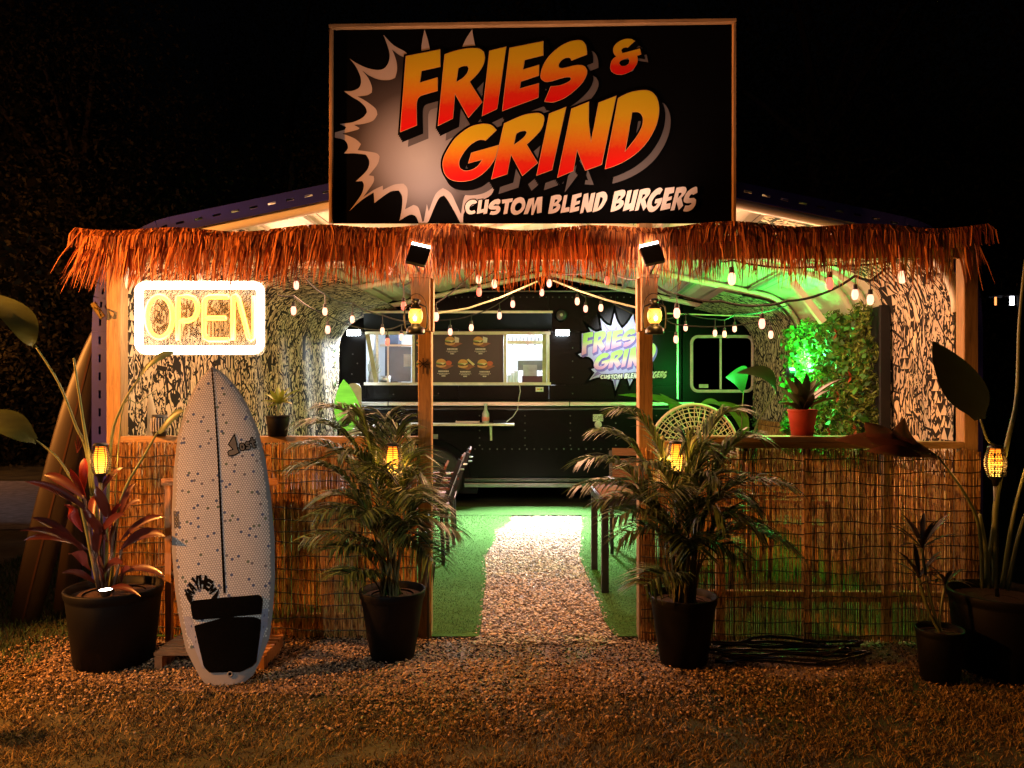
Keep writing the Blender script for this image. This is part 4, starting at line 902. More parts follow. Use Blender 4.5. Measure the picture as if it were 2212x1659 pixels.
# ================================================================== FURNITURE inside
m_frm = mat('black_powder_coat', (.014, .013, .013), .4); m_slat = mat('brown_composite_slat', (.16, .045, .022), .85, var=.3, vscale=20, stretch=(1, 12, 1))
def chair_proto(label):
    t = thing('patio_chair', (0, 0, 0), label, 'chair', 'slatted patio chairs around the tables')
    for sx in (-1, 1):
        mb = MB(); mb.beam((sx * .23, -.2, 0), (sx * .23, -.2, .62), .03, .03, up=(0, 1, 0)); obj('front_leg', mb, m_frm, t)
        mb = MB(); mb.beam((sx * .23, .22, 0), (sx * .23, .2, .45), .03, .03, up=(0, 1, 0)); mb.beam((sx * .23, .2, .45), (sx * .23, .36, .88), .03, .035, up=(0, 1, 0)); obj('back_leg', mb, m_frm, t)
        mb = MB(); mb.beam((sx * .23, -.22, .635), (sx * .23, .27, .635), .05, .02); obj('armrest', mb, m_slat, t)
        mb = MB(); mb.tube([(sx * .2, .33 + .05 * math.sin(a), .80) if False else (sx * (.23 - .03 * math.cos(a)), .34 + .03 * math.sin(a) + .02, .80) for a in [math.pi * i / 6 for i in range(7)]], .007, 5); obj('loop', mb, m_steel, t)
    mb = MB()
    for k in range(5): mb.box((0, -.17 + k * .09, .45), (.44, .08, .018))
    obj('seat', mb, m_slat, t)
    mb = MB()
    for k in range(4): mb.box((0, .25 + k * .038, .57 + k * .1), (.43, .016, .075), (R(-20), 0, 0))
    obj('backrest', mb, m_slat, t)
    return t
ch0 = chair_proto('patio chair nearest the truck on the left, its slatted back beside the gravel path')
def place(o, x, y, rz): o.location = (x, y, .03); o.rotation_euler = (0, 0, R(rz))
CH = [(-.80, 6.75, -90, 'middle patio chair of the three left of the gravel path'), (-.88, 5.95, -88, 'patio chair left of the path nearest the reed wall, mostly behind the palm'),
      (-2.0, 7.4, 92, 'patio chair on the far side of the left table'), (1.35, 5.35, 180, 'patio chair at the near side of the right table, seen through the reeds'),
      (2.2, 6.0, 80, 'patio chair right of the right table, dim behind the reeds'), (1.15, 7.1, -6, 'patio chair beyond the right table')]
CHP = []
for x, y, rz, lab in CH: c = copy_thing(ch0, (x, y, .03), R(rz), lab)
place(ch0, -.78, 7.5, -88)
def table(name, x0, x1, y0, y1, h, label, across=True):
    t = thing(name, ((x0 + x1) / 2, (y0 + y1) / 2, .03), label, 'table', 'patio tables under the canopy')
    for x in (x0 + .025, x1 - .025):
        for y in (y0 + .025, y1 - .025): mb = MB(); mb.box((x, y, h / 2), (.05, .05, h - .02)); obj('leg', mb, m_frm, t)
    mb = MB(); mb.beam((x0, y0, h - .03), (x1, y0, h - .03), .03, .05); mb.beam((x0, y1, h - .03), (x1, y1, h - .03), .03, .05); mb.beam((x0, y0, h - .03), (x0, y1, h - .03), .03, .05); mb.beam((x1, y0, h - .03), (x1, y1, h - .03), .03, .05); obj('table_frame', mb, m_frm, t)
    n_ = 9
    for k in range(n_): mb = MB(); ww = (y1 - y0) / n_; mb.box(((x0 + x1) / 2, y0 + ww * (k + .5), h + .004), (x1 - x0 - .02, ww - .006, .016)); obj('slat', mb, m_slat, t)
    return t
table('patio_table', .655, 1.75, 5.6, 6.38, .715, 'brown slatted patio table with black legs right of the gravel path')
table('patio_table', -1.85, -.95, 5.9, 7.7, .715, 'brown slatted patio table behind the left reed wall and palm')
for x, y, lab in ((-1.3, 6.6, 'white folded menu card on the left table'), (-1.2, 7.3, 'white folded menu card at the far end of the left table'), (1.2, 6.0, 'white folded menu card on the right table')):
    t = thing('menu_card', (x, y, .748), lab, 'menu card'); mb = MB(); mb.box((x, y - .02, .81), (.12, .004, .13), (R(-14), 0, 0)); mb.box((x, y + .02, .81), (.12, .004, .13), (R(14), 0, 0)); obj('card', mb, mat('white_card', (.7, .62, .6), .5), t)
# wicker fan-back chair
wk = thing('wicker_chair', (1.62, 6.85, .03), 'white wicker peacock chair with round woven back behind the right counter', 'chair', rotz=R(8))
m_wk = mat('pale_rattan', (.52, .45, .30), .6, var=.2, vscale=30)
o0 = wk.location; cc = Vector((.05, .12, .92)); RR = .42
def loc(v): return Vector(v) + o0
mb = MB(); mb.tube([loc(cc + Vector((RR * math.cos(a), 0, RR * 1.0 * math.sin(a)))) for a in [2 * math.pi * i / 40 for i in range(40)]], .016, 6, closed=True); obj('rim', mb, m_wk, wk, smooth=True)
mb = MB()
for rr_ in (.08, .13, .18, .225, .27, .31, .35, .385): mb.tube([loc(cc + Vector((rr_ * math.cos(a), .0, rr_ * math.sin(a)))) for a in [2 * math.pi * i / 30 for i in range(30)]], .0045, 4, closed=True)
for k in range(44):
    a = 2 * math.pi * k / 44; mb.tube([loc(cc + Vector((r_ * math.cos(a + (.05 if False else 0)), -.004, r_ * math.sin(a)))) for r_ in (.08, .42)], .0042, 4)
for k in range(30):
    a = 2 * math.pi * k / 30; mb.tube([loc(cc + Vector((.2 * math.cos(a), -.008, .2 * math.sin(a)))), loc(cc + Vector((.42 * math.cos(a + .3), -.008, .42 * math.sin(a + .3))))], .0035, 4)
obj('woven_back', mb, m_wk, wk)
mb = MB(); mb.lathe([(.26, 0), (.17, .2), (.2, .34), (.26, .42), (.0001, .43)], loc((0, -.12, 0)), 20); obj('woven_base', mb, m_wk, wk, smooth=True)
for sx in (-1, 1): mb = MB(); mb.tube([loc((sx * .36, .12, .62)), loc((sx * .34, -.1, .64)), loc((sx * .2, -.32, .6)), loc((sx * .14, -.34, .42))], .02, 6); obj('arm', mb, m_wk, wk, smooth=True)
# ================================================================== LAMPS AT THE FRONT
m_blk = mat('black_plastic', (.012, .012, .012), .35)
for i, (sx_, sy_, stz, sbz) in enumerate(stubs):
    s = 1 if i == 0 else -1
    t = thing('floodlight', (sx_, sy_, stz + .02), ('black floodlight on the left post tilted up at the billboard', 'black floodlight on the right post tilted up at the billboard')[i], 'floodlight')
    cpx = (903, 553) if i == 0 else (1409, 551); c = FP(*cpx, 4.34)
    M = (Matrix.Rotation(R(13 * s), 3, 'Y') @ Matrix.Rotation(R(-28), 3, 'X'))
    mb = MB(); mb.box(c, (.115, .03, .125), M); obj('housing', mb, m_blk, t, bevel=.006)
    mb = MB(); mb.box(c + M @ Vector((0, .02, .004)), (.10, .012, .09), M); mb.box(c + M @ Vector((0, .0, .068)), (.105, .034, .012), M); obj('lens', mb, emat('flood_lens', (1, .86, .78), 14), t)
    mb = MB(); mb.tube([c - M @ Vector((0, 0, .06)), Vector((sx_, sy_ + .04, stz + .02))], .009, 6); obj('stem', mb, m_blk, t)
    spot('floodlight_beam', c + M @ Vector((0, -.02, .10)) + Vector((0, -.25, .05)), FP(1000 if i == 0 else 1290, 230, 4.6), 20, (1, .66, .48), 125, .9, .06)
    # lantern
    lp = FP(898 if i == 0 else 1414, 722, 4.36)
    t = thing('hurricane_lantern', lp, ('black hurricane lantern glowing yellow on the left door post', 'black hurricane lantern glowing yellow on the right door post')[i], 'lantern')
    m_lb = mat('lantern_black_metal', (.02, .018, .016), .35, .6)
    mb = MB(); mb.lathe([(.0001, 0), (.05, 0), (.052, .008), (.052, .03), (.04, .042), (.025, .05), (.026, .06), (.0001, .06)], lp, 20); obj('base', mb, m_lb, t, smooth=True)
    mb = MB(); mb.lathe([(.024, .06), (.036, .075), (.041, .1), (.039, .125), (.03, .142)], lp, 20); obj('globe', mb, emat('lantern_flame_glass', (1, .42, .035), 1.5), t, smooth=True)
    mb = MB(); mb.lathe([(.0001, .07), (.009, .075), (.013, .09), (.0001, .115)], lp + Vector((0, -.034, 0)), 10); obj('flame', mb, emat('lantern_flame', (1, .75, .3), 4), t, smooth=True)
    mb = MB(); mb.lathe([(.034, .142), (.034, .152), (.022, .158), (.022, .185), (.028, .188), (.02, .2), (.0001, .204)], lp, 20); obj('chimney_cap', mb, m_lb, t, smooth=True)
    for q in (-1, 1):
        mb = MB(); mb.tube([lp + Vector(v) for v in ((q * .03, 0, .02), (q * .062, 0, .035), (q * .066, 0, .1), (q * .06, 0, .155), (q * .022, 0, .172))], .0055, 6); obj('side_tube', mb, m_lb, t, smooth=True)
    mb = MB(); mb.tube([lp + Vector((.058 * math.cos(a), .03, .15 + .085 * math.sin(a))) for a in [math.pi * k / 12 for k in range(13)]], .002, 5); obj('bail', mb, m_lb, t)
    mb = MB(); mb.tube([lp + Vector((-.04, -.03, .075)), lp + Vector((0, -.046, .12)), lp + Vector((.04, -.03, .075))], .0012, 4); mb.tube([lp + Vector((.035, -.025, .135)), lp + Vector((0, -.045, .095)), lp + Vector((-.035, -.025, .135))], .0012, 4); obj('guard_wire', mb, m_lb, t)
    point('lantern_glow', lp + Vector((0, -.07, .1)), 1.6, (1, .5, .12), .035)
# flame torches on stakes
m_cage = mat('torch_black_cage', (.012, .011, .01), .4)
def torch(cpx, cpy, d, zg, label, swirl=False):
    c = P(cpx, cpy, d); t = thing('flame_torch', (c.x, c.y, zg), label, 'torch', 'solar flame torches')
    hh = .155; prof_ = lambda u: .036 + .016 * math.sin(math.pi * min(1, u * 1.05))
    mb = MB(); mb.lathe([(prof_(k / 8) * .62, -hh / 2 + hh * k / 8) for k in range(9)], c, 14)
    obj('flame_panel', mb, gradmat_e('torch_flame', [(0, (1, .55, .08)), (.5, (1, .34, .02)), (1, (.7, .12, .006))], 2.8), t, smooth=True)
    mb = MB(); n = 15
    for k in range(n + 1): u = k / n; r = prof_(u); z = -hh / 2 + hh * u; mb.tube([c + Vector((r * math.cos(a), r * math.sin(a), z)) for a in [2 * math.pi * j / 18 for j in range(18)]], .0021, 4, closed=True)
    for j in range(8):
        a = 2 * math.pi * j / 8 + .2; mb.tube([c + Vector((prof_(k / 8) * math.cos(a), prof_(k / 8) * math.sin(a), -hh / 2 + hh * k / 8)) for k in range(9)], .0026, 4)
    if swirl:
        for j in range(7):
            a = -math.pi / 2 + (j - 3) * .3
            for k in range(4):
                z0_ = -.06 + .033 * k; mb.tube([c + Vector(((prof_(.5) - .004) * math.cos(a + .09 * math.cos(q)), (prof_(.5) - .004) * math.sin(a + .09 * math.cos(q)), z0_ + .013 * math.sin(q))) for q in [5 * i_ / 8 for i_ in range(9)]], .0028, 4)
    obj('cage', mb, m_cage, t)
    mb = MB(); mb.lathe([(.0001, hh / 2 + .014), (.03, hh / 2 + .012), (.04, hh / 2), (.037, hh / 2 - .006)], c, 18); obj('solar_cap', mb, m_cage, t, smooth=True)
    mb = MB(); mb.lathe([(.037, -hh / 2 + .004), (.034, -hh / 2 - .006), (.018, -hh / 2 - .02), (.012, -hh / 2 - .05), (.0001, -hh / 2 - .05)], c, 16); obj('cup', mb, m_cage, t, smooth=True)
    mb = MB(); mb.tube([c - Vector((0, 0, hh / 2 + .045)), Vector((c.x + .01, c.y, zg))], .011, 8); obj('stake', mb, m_cage, t, smooth=True)
    for k in range(4): point('torch_glow', c + Vector((.075 * math.cos(1.57 * k - .8), .075 * math.sin(1.57 * k - .8), -.01)), .55, (1, .42, .08), .02)
def gradmat_e(name, stops, s):
    if name in MATS: return MATS[name]
    m = bpy.data.materials.new(name); T_, N, L = nt(m); b = N['Principled BSDF']; tc = N.new('ShaderNodeTexCoord'); sp = N.new('ShaderNodeSeparateXYZ'); L.new(tc.outputs['Generated'], sp.inputs[0])
    cr = ramp(N, L, sp.outputs['Z'], stops); L.new(cr, b.inputs['Emission Color']); b.inputs['Emission Strength'].default_value = s; L.new(cr, b.inputs['Base Color']); MATS[name] = m; return m
torch(217, 992, 4.25, .38, 'flame torch in the big pot left of the surfboard')
torch(848, 992, 4.30, .36, 'flame torch in the left palm pot')
torch(1461, 987, 4.22, .35, 'flame torch in the right palm pot')
torch(2150, 998, 4.1, .40, 'flame torch at the far right with swirl cut cage', True)
# string lights
m_cord = mat('black_light_cord', (.01, .01, .01), .5)
m_bulbs = [emat('bulb_warm_white', (1, .43, .25), 1.9), emat('bulb_pink', (1, .34, .24), 2.0), emat('bulb_red', (1, .12, .07), 1.6)]
def lights(label, anchors, bulbs, drop=.13, r=.0175, cr=.006, cordm=None, glow=0):
    """anchors and bulbs are (px, py, d[, colour]); the cord runs over the bulbs"""
    allp = sorted([(a[0], P(*a[:3])) for a in anchors] + [(b_[0], P(*b_[:3]) + Vector((0, 0, drop))) for b_ in bulbs], key=lambda q: q[0])
    pts = []
    for (x0, p0), (x1, p1) in zip(allp[:-1], allp[1:]):
        sag = min(.05, (p1 - p0).length * .05)
        for k in range(6): u = k / 6; pts.append(p0.lerp(p1, u) - Vector((0, 0, sag * 4 * u * (1 - u))))
    pts.append(allp[-1][1]); t = thing('string_lights', pts[0], label, 'string lights', 'bulb strings under the canopy')
    mb = MB(); mb.tube(pts, cr, 5); obj('cord', mb, cordm or m_cord, t)
    for b_ in bulbs:
        c = P(*b_[:3]); k = r / .021
        mb = MB(); mb.tube([c + Vector((0, 0, drop)), c + Vector((.002, 0, .05 * k))], .0035, 4); mb.lathe([(.0001, .062 * k), (.013 * k, .06 * k), (.016 * k, .028 * k), (.0001, .026 * k)], c, 10); obj('socket', mb, m_cord, t)
        mb = MB(); mb.lathe([(.012 * k, .028 * k), (.019 * k, .014 * k), (.021 * k, -.004 * k), (.018 * k, -.026 * k), (.01 * k, -.036 * k), (.0001, -.038 * k)], c, 12); obj('bulb', mb, m_bulbs[b_[3] if len(b_) > 3 else 0], t, smooth=True)
lights('bulb string over the OPEN sign, from the header to the left post', [(560, 607, 4.9), (900, 695, 6.2)], [(640, 615, 4.95, 1), (702, 672, 5.4), (761, 689, 5.8), (826, 714, 6.0)], .12)
lights('lower bulb string left of the left post', [(600, 638, 5.2), (905, 690, 6.6)], [(634, 670, 5.3, 1), (708, 711, 5.6, 1), (837, 737, 6.4, 2), (867, 727, 6.5, 1)], .10, .019)
lights('bulb string high at the upper left behind the thatch', [(330, 560, 4.9), (960, 560, 5.1)], [(431.5, 599, 4.85), (841, 583, 4.8), (872, 660, 5.0, 2)], .13)
lights('bulb string rising from the left post to the ridge', [(925, 665, 6.0), (1170, 572, 6.6)], [(942, 683, 5.9, 1), (1034, 602, 6.0), (1035, 630, 6.3, 2), (1068, 612, 6.1)], .10, .022)
lights('long bulb string across the serving window', [(930, 690, 7.6), (1175, 585, 7.6), (1400, 690, 7.4)], [(972.6, 716, 7.6, 1), (1018, 707, 7.6), (1079, 681, 7.6, 1), (1107.7, 656, 7.6, 1), (1170.5, 631, 7.6, 1), (1247, 650, 7.2), (1265, 666, 7.6, 1), (1298, 664, 7.4)], .12, .022)
lights('bulb string right of the ridge toward the right post', [(1172, 575, 6.5), (1395, 600, 5.2)], [(1186.5, 611, 6.5, 1), (1311.6, 605, 6.0, 2)], .09, .021)
lights('nearest heavy bulb string over the right counter', [(1412, 612, 4.66), (1558, 651, 5.0), (1700, 650, 4.95), (1775, 635, 4.9), (1914, 577, 4.8)], [(1462, 675, 4.9, 1), (1646, 698, 5.0, 1), (1847, 635, 4.85, 1), (1880, 646, 4.8, 0)], .115, .021, .0085)
lights('bulb string behind the thatch at the upper right', [(1560, 565, 4.75), (2010, 560, 4.7)], [(1580.7, 601, 4.7), (1791.7, 611, 4.75, 2), (1948.8, 597, 4.65)], .11, .024)
lights('faint bulb string above the cab window', [(1430, 690, 7.2), (1700, 660, 7.2)], [(1481, 707, 7.2, 1), (1544.5, 719, 7.2), (1565, 721, 7.2), (1586.8, 709, 7.2, 1)], .13, .02)
lights('short bulb string between the emblem and the plant wall', [(1440, 692, 6.4), (1690, 690, 6.2)], [(1460, 732, 6.4, 1), (1665, 722, 6.2)], .12, .02)
for lab, pp in (('pale tension cable from the ridge down to the left post', [(948, 676, 5.6), (1010, 666, 5.9), (1079, 643, 6.3), (1160, 608, 6.8)]), ('pale tension cable from the ridge down to the right post', [(1195, 606, 6.8), (1250, 628, 6.4), (1310, 648, 6.0), (1385, 667, 5.6)]),
                ('pale cable behind the left thatch', [(425, 553, 5.0), (470, 560, 5.0), (548, 578, 5.1), (720, 576, 5.3), (850, 575, 5.5)]), ('pale cable across the cab of the truck', [(1440, 677, 8.4), (1550, 681, 8.4), (1640, 684, 8.4)])):
    t = thing('tension_cable', P(*pp[0]), lab, 'cable'); mb = MB(); mb.tube([P(*q) for q in pp], .0075, 6); obj('cable', mb, mat('pale_rope', (.5, .48, .32), .6), t)
# ================================================================== NEON SIGN
NY = 4.52
nm = lambda x, y: FP(109.7 + .372 * x, 384 + .372 * y, NY)
nm2 = lambda x, y: FP(109.7 + .372 * x, 384 + .372 * y, NY + .012)
neon = thing('neon_open_sign', FP(430, 765, NY), 'bright neon OPEN sign with yellow letters in a white border', 'neon sign')
neon['category'] = 'neon sign'
def acrylic():
    m = bpy.data.materials.new('clear_acrylic_board'); T_, N, L = nt(m); b = N['Principled BSDF']; a = N.new('ShaderNodeBsdfTransparent'); q = N.new('ShaderNodeBsdfDiffuse'); q.inputs[0].default_value = (.8, .7, .6, 1); x = N.new('ShaderNodeMixShader'); x.inputs[0].default_value = .13; L.new(a.outputs[0], x.inputs[1]); L.new(q.outputs[0], x.inputs[2]); L.new(x.outputs[0], N['Material Output'].inputs[0]); return m
mb = MB(); c4_ = [nm(*p) + Vector((0, .03, 0)) for p in ((482, 598), (1245, 598), (1245, 1026), (482, 1026))]
obj('clear_board', plate([rrect(289, 573, 606, 766, 14)], lambda px, py, y: FP(px, py, NY + .055), .004), acrylic(), neon)
mb = MB(); mb.tube([FP(x, y, NY - .018) for x, y in rrect(300, 563, 616, 756, 15, 6)], .0235, 8, closed=True); obj('border_tube', mb, emat('neon_white', (1, .84, .6), 12), neon, smooth=True)
m_neon = emat('neon_yellow', (1, .38, .025), 5.0)
O = [(632 + 76 * math.cos(R(a)), 808 + 122 * math.sin(R(a))) for a in range(0, 360, 15)]
mb = MB(); mb.tube([nm2(*p) for p in O], .0155, 8, closed=True); obj('letter_tube', mb, m_neon, neon, smooth=True)
for strk in ([[(738, 945), (738, 690), (800, 688), (835, 700), (852, 735), (852, 775), (835, 815), (800, 830), (745, 831)]], [[(1032, 690), (920, 690), (896, 705), (890, 730), (890, 900), (896, 930), (920, 942), (1032, 942)], [(893, 815), (1015, 815)]], [[(1058, 945), (1058, 690), (1075, 682), (1090, 700), (1150, 930), (1165, 942), (1180, 930), (1180, 685)]]):
    for s_ in strk: mb = MB(); mb.tube([nm2(*p) for p in s_], .0155, 8); obj('letter_tube', mb, m_neon, neon, smooth=True)
for x in (520, 1200):
    mb = MB(); mb.tube([nm(x, 600), nm(x, 470)], .002, 4); obj('hanging_wire', mb, m_steel, neon)

# ================================================================== SURFBOARDS
m_bd = mat('surfboard_resin', (.24, .23, .21), .55, var=.06, spec=.2); m_hex = mat('surfboard_hex_core', (.56, .54, .46), .5, var=.12, island=.3, vscale=3)
hexc = [mat('hex_tint_blue', (.05, .075, .15), .6), mat('hex_tint_green', (.09, .12, .07), .6), mat('hex_tint_grey', (.12, .115, .12), .6)]
# outline half widths along the length (u from tail 0 to nose 1), traced from the photo
LEN, WID = 1.70, .53
UU = [0, .012, .05, .12, .2, .3, .42, .55, .68, .78, .86, .92, .96, .985, 1.0]
HWs = [.075, .115, .155, .21, .235, .255, .265, .26, .243, .215, .172, .125, .08, .04, .0]
hwid = lambda u: float(np.interp(u, UU, HWs))
sb_o = thing('surfboard', (0, 0, 0), 'white shortboard with hexagon core, black stringer and black tail pad on the ground', 'surfboard')
base = P(497, 1481, 3.92); base.z = 0.0; nose = P(466, 801, 4.36)
axu = (nose - base).normalized(); LEN = (nose - base).length
side = Vector((1, .10, 0)); side = (side - axu * side.dot(axu)).normalized(); nrm = side.cross(axu).normalized()
if nrm.y > 0: nrm = -nrm
def S(u, v, h=0.0):
    """u along, v across in metres, h above the deck"""
    w_ = max(hwid(u), 1e-4); q = min(1, abs(v) / w_); rk = .07 * max(0, u - .6) ** 2 / .16 + .025 * max(0, .2 - u) ** 2 / .04
    deck = .03 * (1 - q ** 2.5) * (.35 + .65 * math.sin(math.pi * min(1, max(.02, u * .95 + .03))))
    return base + axu * (u * LEN) + side * v + nrm * (deck + h + rk)
sb_o.location = base
rows = []; NU, NV = 60, 16; mb = MB()
us = [i / NU for i in range(NU + 1)]
for u in us: rows.append([S(u, hwid(u) * math.sin(math.pi / 2 * (-1 + 2 * j / NV))) for j in range(NV + 1)])
mb.grid(rows)
rows2 = [[S(u, hwid(u) * math.sin(math.pi / 2 * (-1 + 2 * j / NV))) - nrm * (.002 + .058 * (1 - abs(math.sin(math.pi / 2 * (-1 + 2 * j / NV))) ** 3) * (.5 + .5 * math.sin(math.pi * min(1, u + .03)))) for j in range(NV, -1, -1)] for u in us]
mb.grid(rows2); obj('deck', mb, m_bd, sb_o, smooth=True)
hm = MB(); pitch = .0132; row = 0; v0 = .006; hr = random.Random(11); u = .13
y_ = .125 * LEN; cells = []
while y_ < LEN * .985:
    x_ = -.27 + (pitch / 2 if row % 2 else 0)
    while x_ < .27:
        uu = y_ / LEN
        if abs(x_) < hwid(uu) * .93 - .004 and abs(x_) > .006: cells.append((uu, x_))
        x_ += pitch
    y_ += pitch * .866; row += 1
special = set()
for k in range(150):
    special.add(hr.randrange(len(cells)))
for ci, (uu, x_) in enumerate(cells):
    c_ = S(uu, x_, .0006); r_ = pitch * .43; mi = 0
    if ci in special: r_ = pitch * .66; mi = hr.choice((1, 1, 2, 3))
    hm.add([c_ + side * r_ * math.sin(a) + axu * r_ * math.cos(a) + (nrm * .0006 if mi else nrm * 0) for a in [math.pi / 3 * q for q in range(6)]], [(0, 1, 2, 3, 4, 5)], mi)
obj('hexagon_cells', hm, [m_hex] + hexc, sb_o, kind='stuff')
mb = MB(); mb.ribbon([S(.27 + .725 * i / 30, .0, .0022) for i in range(31)], [.012 - .005 * (i / 30) for i in range(31)], side); obj('stringer', mb, mat('black_stringer', (.003, .003, .003), .9, spec=.05), sb_o)
# maps from the close-up (region 650,2150 scale .3618 and region 600,1400 scale .8136) to (u, v)
def uvp(sx_, sy_):
    """source pixel -> (u, v) on the board plane"""
    px, py = sx_ * .5486, sy_ * .5486; d_ = Vector(((px - CX) / F_PX, 1, (HY - py) / F_PX)); o_ = Vector((0, 0, 1.5))
    t_ = (base + nrm * .03 - o_).dot(nrm) / d_.dot(nrm); q = o_ + d_ * t_ - base; return q.dot(axu) / LEN, q.dot(side)
def bplate(name, loops, h, m, off=0, thick=.0, parent=sb_o):
    def mp(px, py, y): u_, v_ = uvp(px, py); return S(u_, v_, h)
    bm_me = plate(loops, mp, thick, off); return obj(name, bm_me, m, parent)
A8 = lambda pts: [(650 + x * .3618, 2150 + y * .3618) for x, y in pts]
m_pad = mat('black_traction_foam', (.002, .002, .002), 1.0, bmp=.4, bscale=120, spec=.03)
def dense(lp, step=14):
    out = []
    for i, a in enumerate(lp):
        b = lp[(i + 1) % len(lp)]; k = max(1, int(math.hypot(a[0] - b[0], a[1] - b[1]) / step)); out += [(a[0] + (b[0] - a[0]) * q / k, a[1] + (b[1] - a[1]) * q / k) for q in range(k)]
    return out
def padm(name, lp):
    lp = smooth_loop(dense(lp, 20), 1, 180)
    # fan of rows so that the pad follows the curved deck
    def mp(px, py): u_, v_ = uvp(px, py); return u_, v_
    q = [mp(*p) for p in lp]; us_ = sorted(set(np.round(np.linspace(min(a for a, _ in q), max(a for a, _ in q), 16), 5)))
    mbp = MB(); rws = []
    for uu in us_:
        uu = min(max(uu, min(a for a, _ in q) + 1e-4), max(a for a, _ in q) - 1e-4); xs = []
        for (u1, v1), (u2, v2) in zip(q, q[1:] + q[:1]):
            if (u1 - uu) * (u2 - uu) < 0: xs.append(v1 + (v2 - v1) * (uu - u1) / (u2 - u1))
        if len(xs) >= 2: rws.append([S(uu, min(xs) + (max(xs) - min(xs)) * k / 10, .006) for k in range(11)])
    mbp.grid(rws); b_ = obj(name, mbp, m_pad, sb_o); md = b_.modifiers.new('thick', 'SOLIDIFY'); md.thickness = .006; md.offset = 0; return b_
padm('front_tail_pad', A8([(270, 610), (300, 597), (660, 562), (1000, 527), (1045, 545), (1052, 590), (1040, 735), (700, 768), (640, 778), (300, 808), (285, 740)]))
padm('rear_tail_pad', A8([(310, 870), (345, 842), (660, 775), (1000, 770), (1035, 800), (1030, 900), (985, 1260), (930, 1330), (830, 1365), (540, 1400), (470, 1370), (420, 1310), (330, 950)]))
p_ = uvp(650 + 711 * .3618, 2150 + 1392 * .3618); c_ = S(p_[0], p_[1], .004)
mb = MB(); mb.tube([c_ + side * .011 * math.cos(a) + axu * .011 * math.sin(a) for a in [2 * math.pi * k / 14 for k in range(14)]], .004, 6, closed=True); obj('leash_plug', mb, m_bd, sb_o, smooth=True)
mb = MB(); mb.add([c_ + side * .009 * math.cos(a) + axu * .009 * math.sin(a) for a in [2 * math.pi * k / 10 for k in range(10)]], [tuple(range(10))]); obj('plug_hole', mb, m_pad, sb_o)
for s_ in (((1040, 690), (1115, 675), (1105, 870), (1075, 930), (985, 1290), (1000, 1200), (1035, 860)), ((185, 765), (265, 770), (300, 850), (420, 1330), (400, 1330), (270, 1010), (230, 980))):
    bplate('bare_rail_patch', [dense(A8(s_), 30)], .0016, mat('grey_blue_resin', (.27, .29, .36), .25, coat=.4))
def btext(txt, place_, name, m, par=sb_o):
    me = text_loops(txt, 1.0); xs = [v.co.x for v in me.vertices]; x0, x1 = min(xs), max(xs)
    for v in me.vertices:
        u_, v_ = uvp(*place_((v.co.x - x0) / (x1 - x0), v.co.y / .7)); v.co = S(u_, v_, .0024)
    return obj(name, me, m, par)
# "Lost" wordmark: grey letters with black outline, big jagged L
A9 = lambda pts: [(600 + x * .8136, 1400 + y * .8136) for x, y in pts]
m_lg = mat('logo_grey', (.16, .15, .12), .7, spec=.1); m_lk = mat('logo_black', (.003, .003, .003), .9, spec=.05)
Lg = A9([(366, 470), (372, 462), (392, 455), (370, 430), (398, 386), (406, 420), (412, 452), (420, 468), (400, 480), (372, 486)])
bplate('logo_outline', [dense(Lg, 8)], .0020, m_lk, 3.0); bplate('logo_letter', [dense(Lg, 8)], .0026, m_lg, -1.2)
def glyph_rot(loops, ang, c, s=1.0): return [[(c[0] + s * (x * math.cos(ang) + y * math.sin(ang)), c[1] + s * (x * math.sin(ang) * -1 * -1 * 1 - 0 if False else (-x * math.sin(ang) * -1 * -1 + y * math.cos(ang)))) for x, y in lp] for lp in loops]
def place_glyph(loops, x, y, w_, h_, ang=-10):
    """unit glyph (0..1, y down) -> source pixels"""
    ca, sa = math.cos(R(ang)), math.sin(R(ang)); return [[(x + (a * w_) * ca - (b * h_) * sa, y + (a * w_) * sa + (b * h_) * ca) for a, b in lp] for lp in loops]
g_o = [[(.5, 0), (.85, .1), (1, .5), (.85, .92), (.5, 1), (.15, .92), (0, .5), (.15, .1)], [(.5, .3), (.65, .5), (.5, .72), (.35, .5)]]
g_s = [[(.95, .05), (.3, 0), (0, .25), (.15, .55), (.6, .6), (.0, .72), (.05, 1), (.7, 1), (1, .75), (.85, .42), (.45, .35), (.95, .3)]]
g_t = [[(.3, -.35), (.65, -.4), (.65, 0), (1, -.05), (1, .28), (.65, .3), (.7, .7), (1, .65), (.95, .98), (.45, 1), (.3, .8), (.3, .32), (0, .35), (0, .02), (.3, 0)]]
for g_, x_, y_s, w_, h_ in ((g_o, 418, 426, 26, 36), (g_s, 446, 418, 24, 38), (g_t, 470, 412, 24, 36)):
    X_, Y_ = 600 + x_ * .8136, 1400 + y_s * .8136; lp = [dense(q, 6) for q in place_glyph(g_, X_, Y_, w_ * .8136, h_ * .8136, -10)]
    bplate('logo_outline', [lp[0]], .0020, m_lk, 3.0); bplate('logo_letter', lp, .0026, m_lg, -.8)
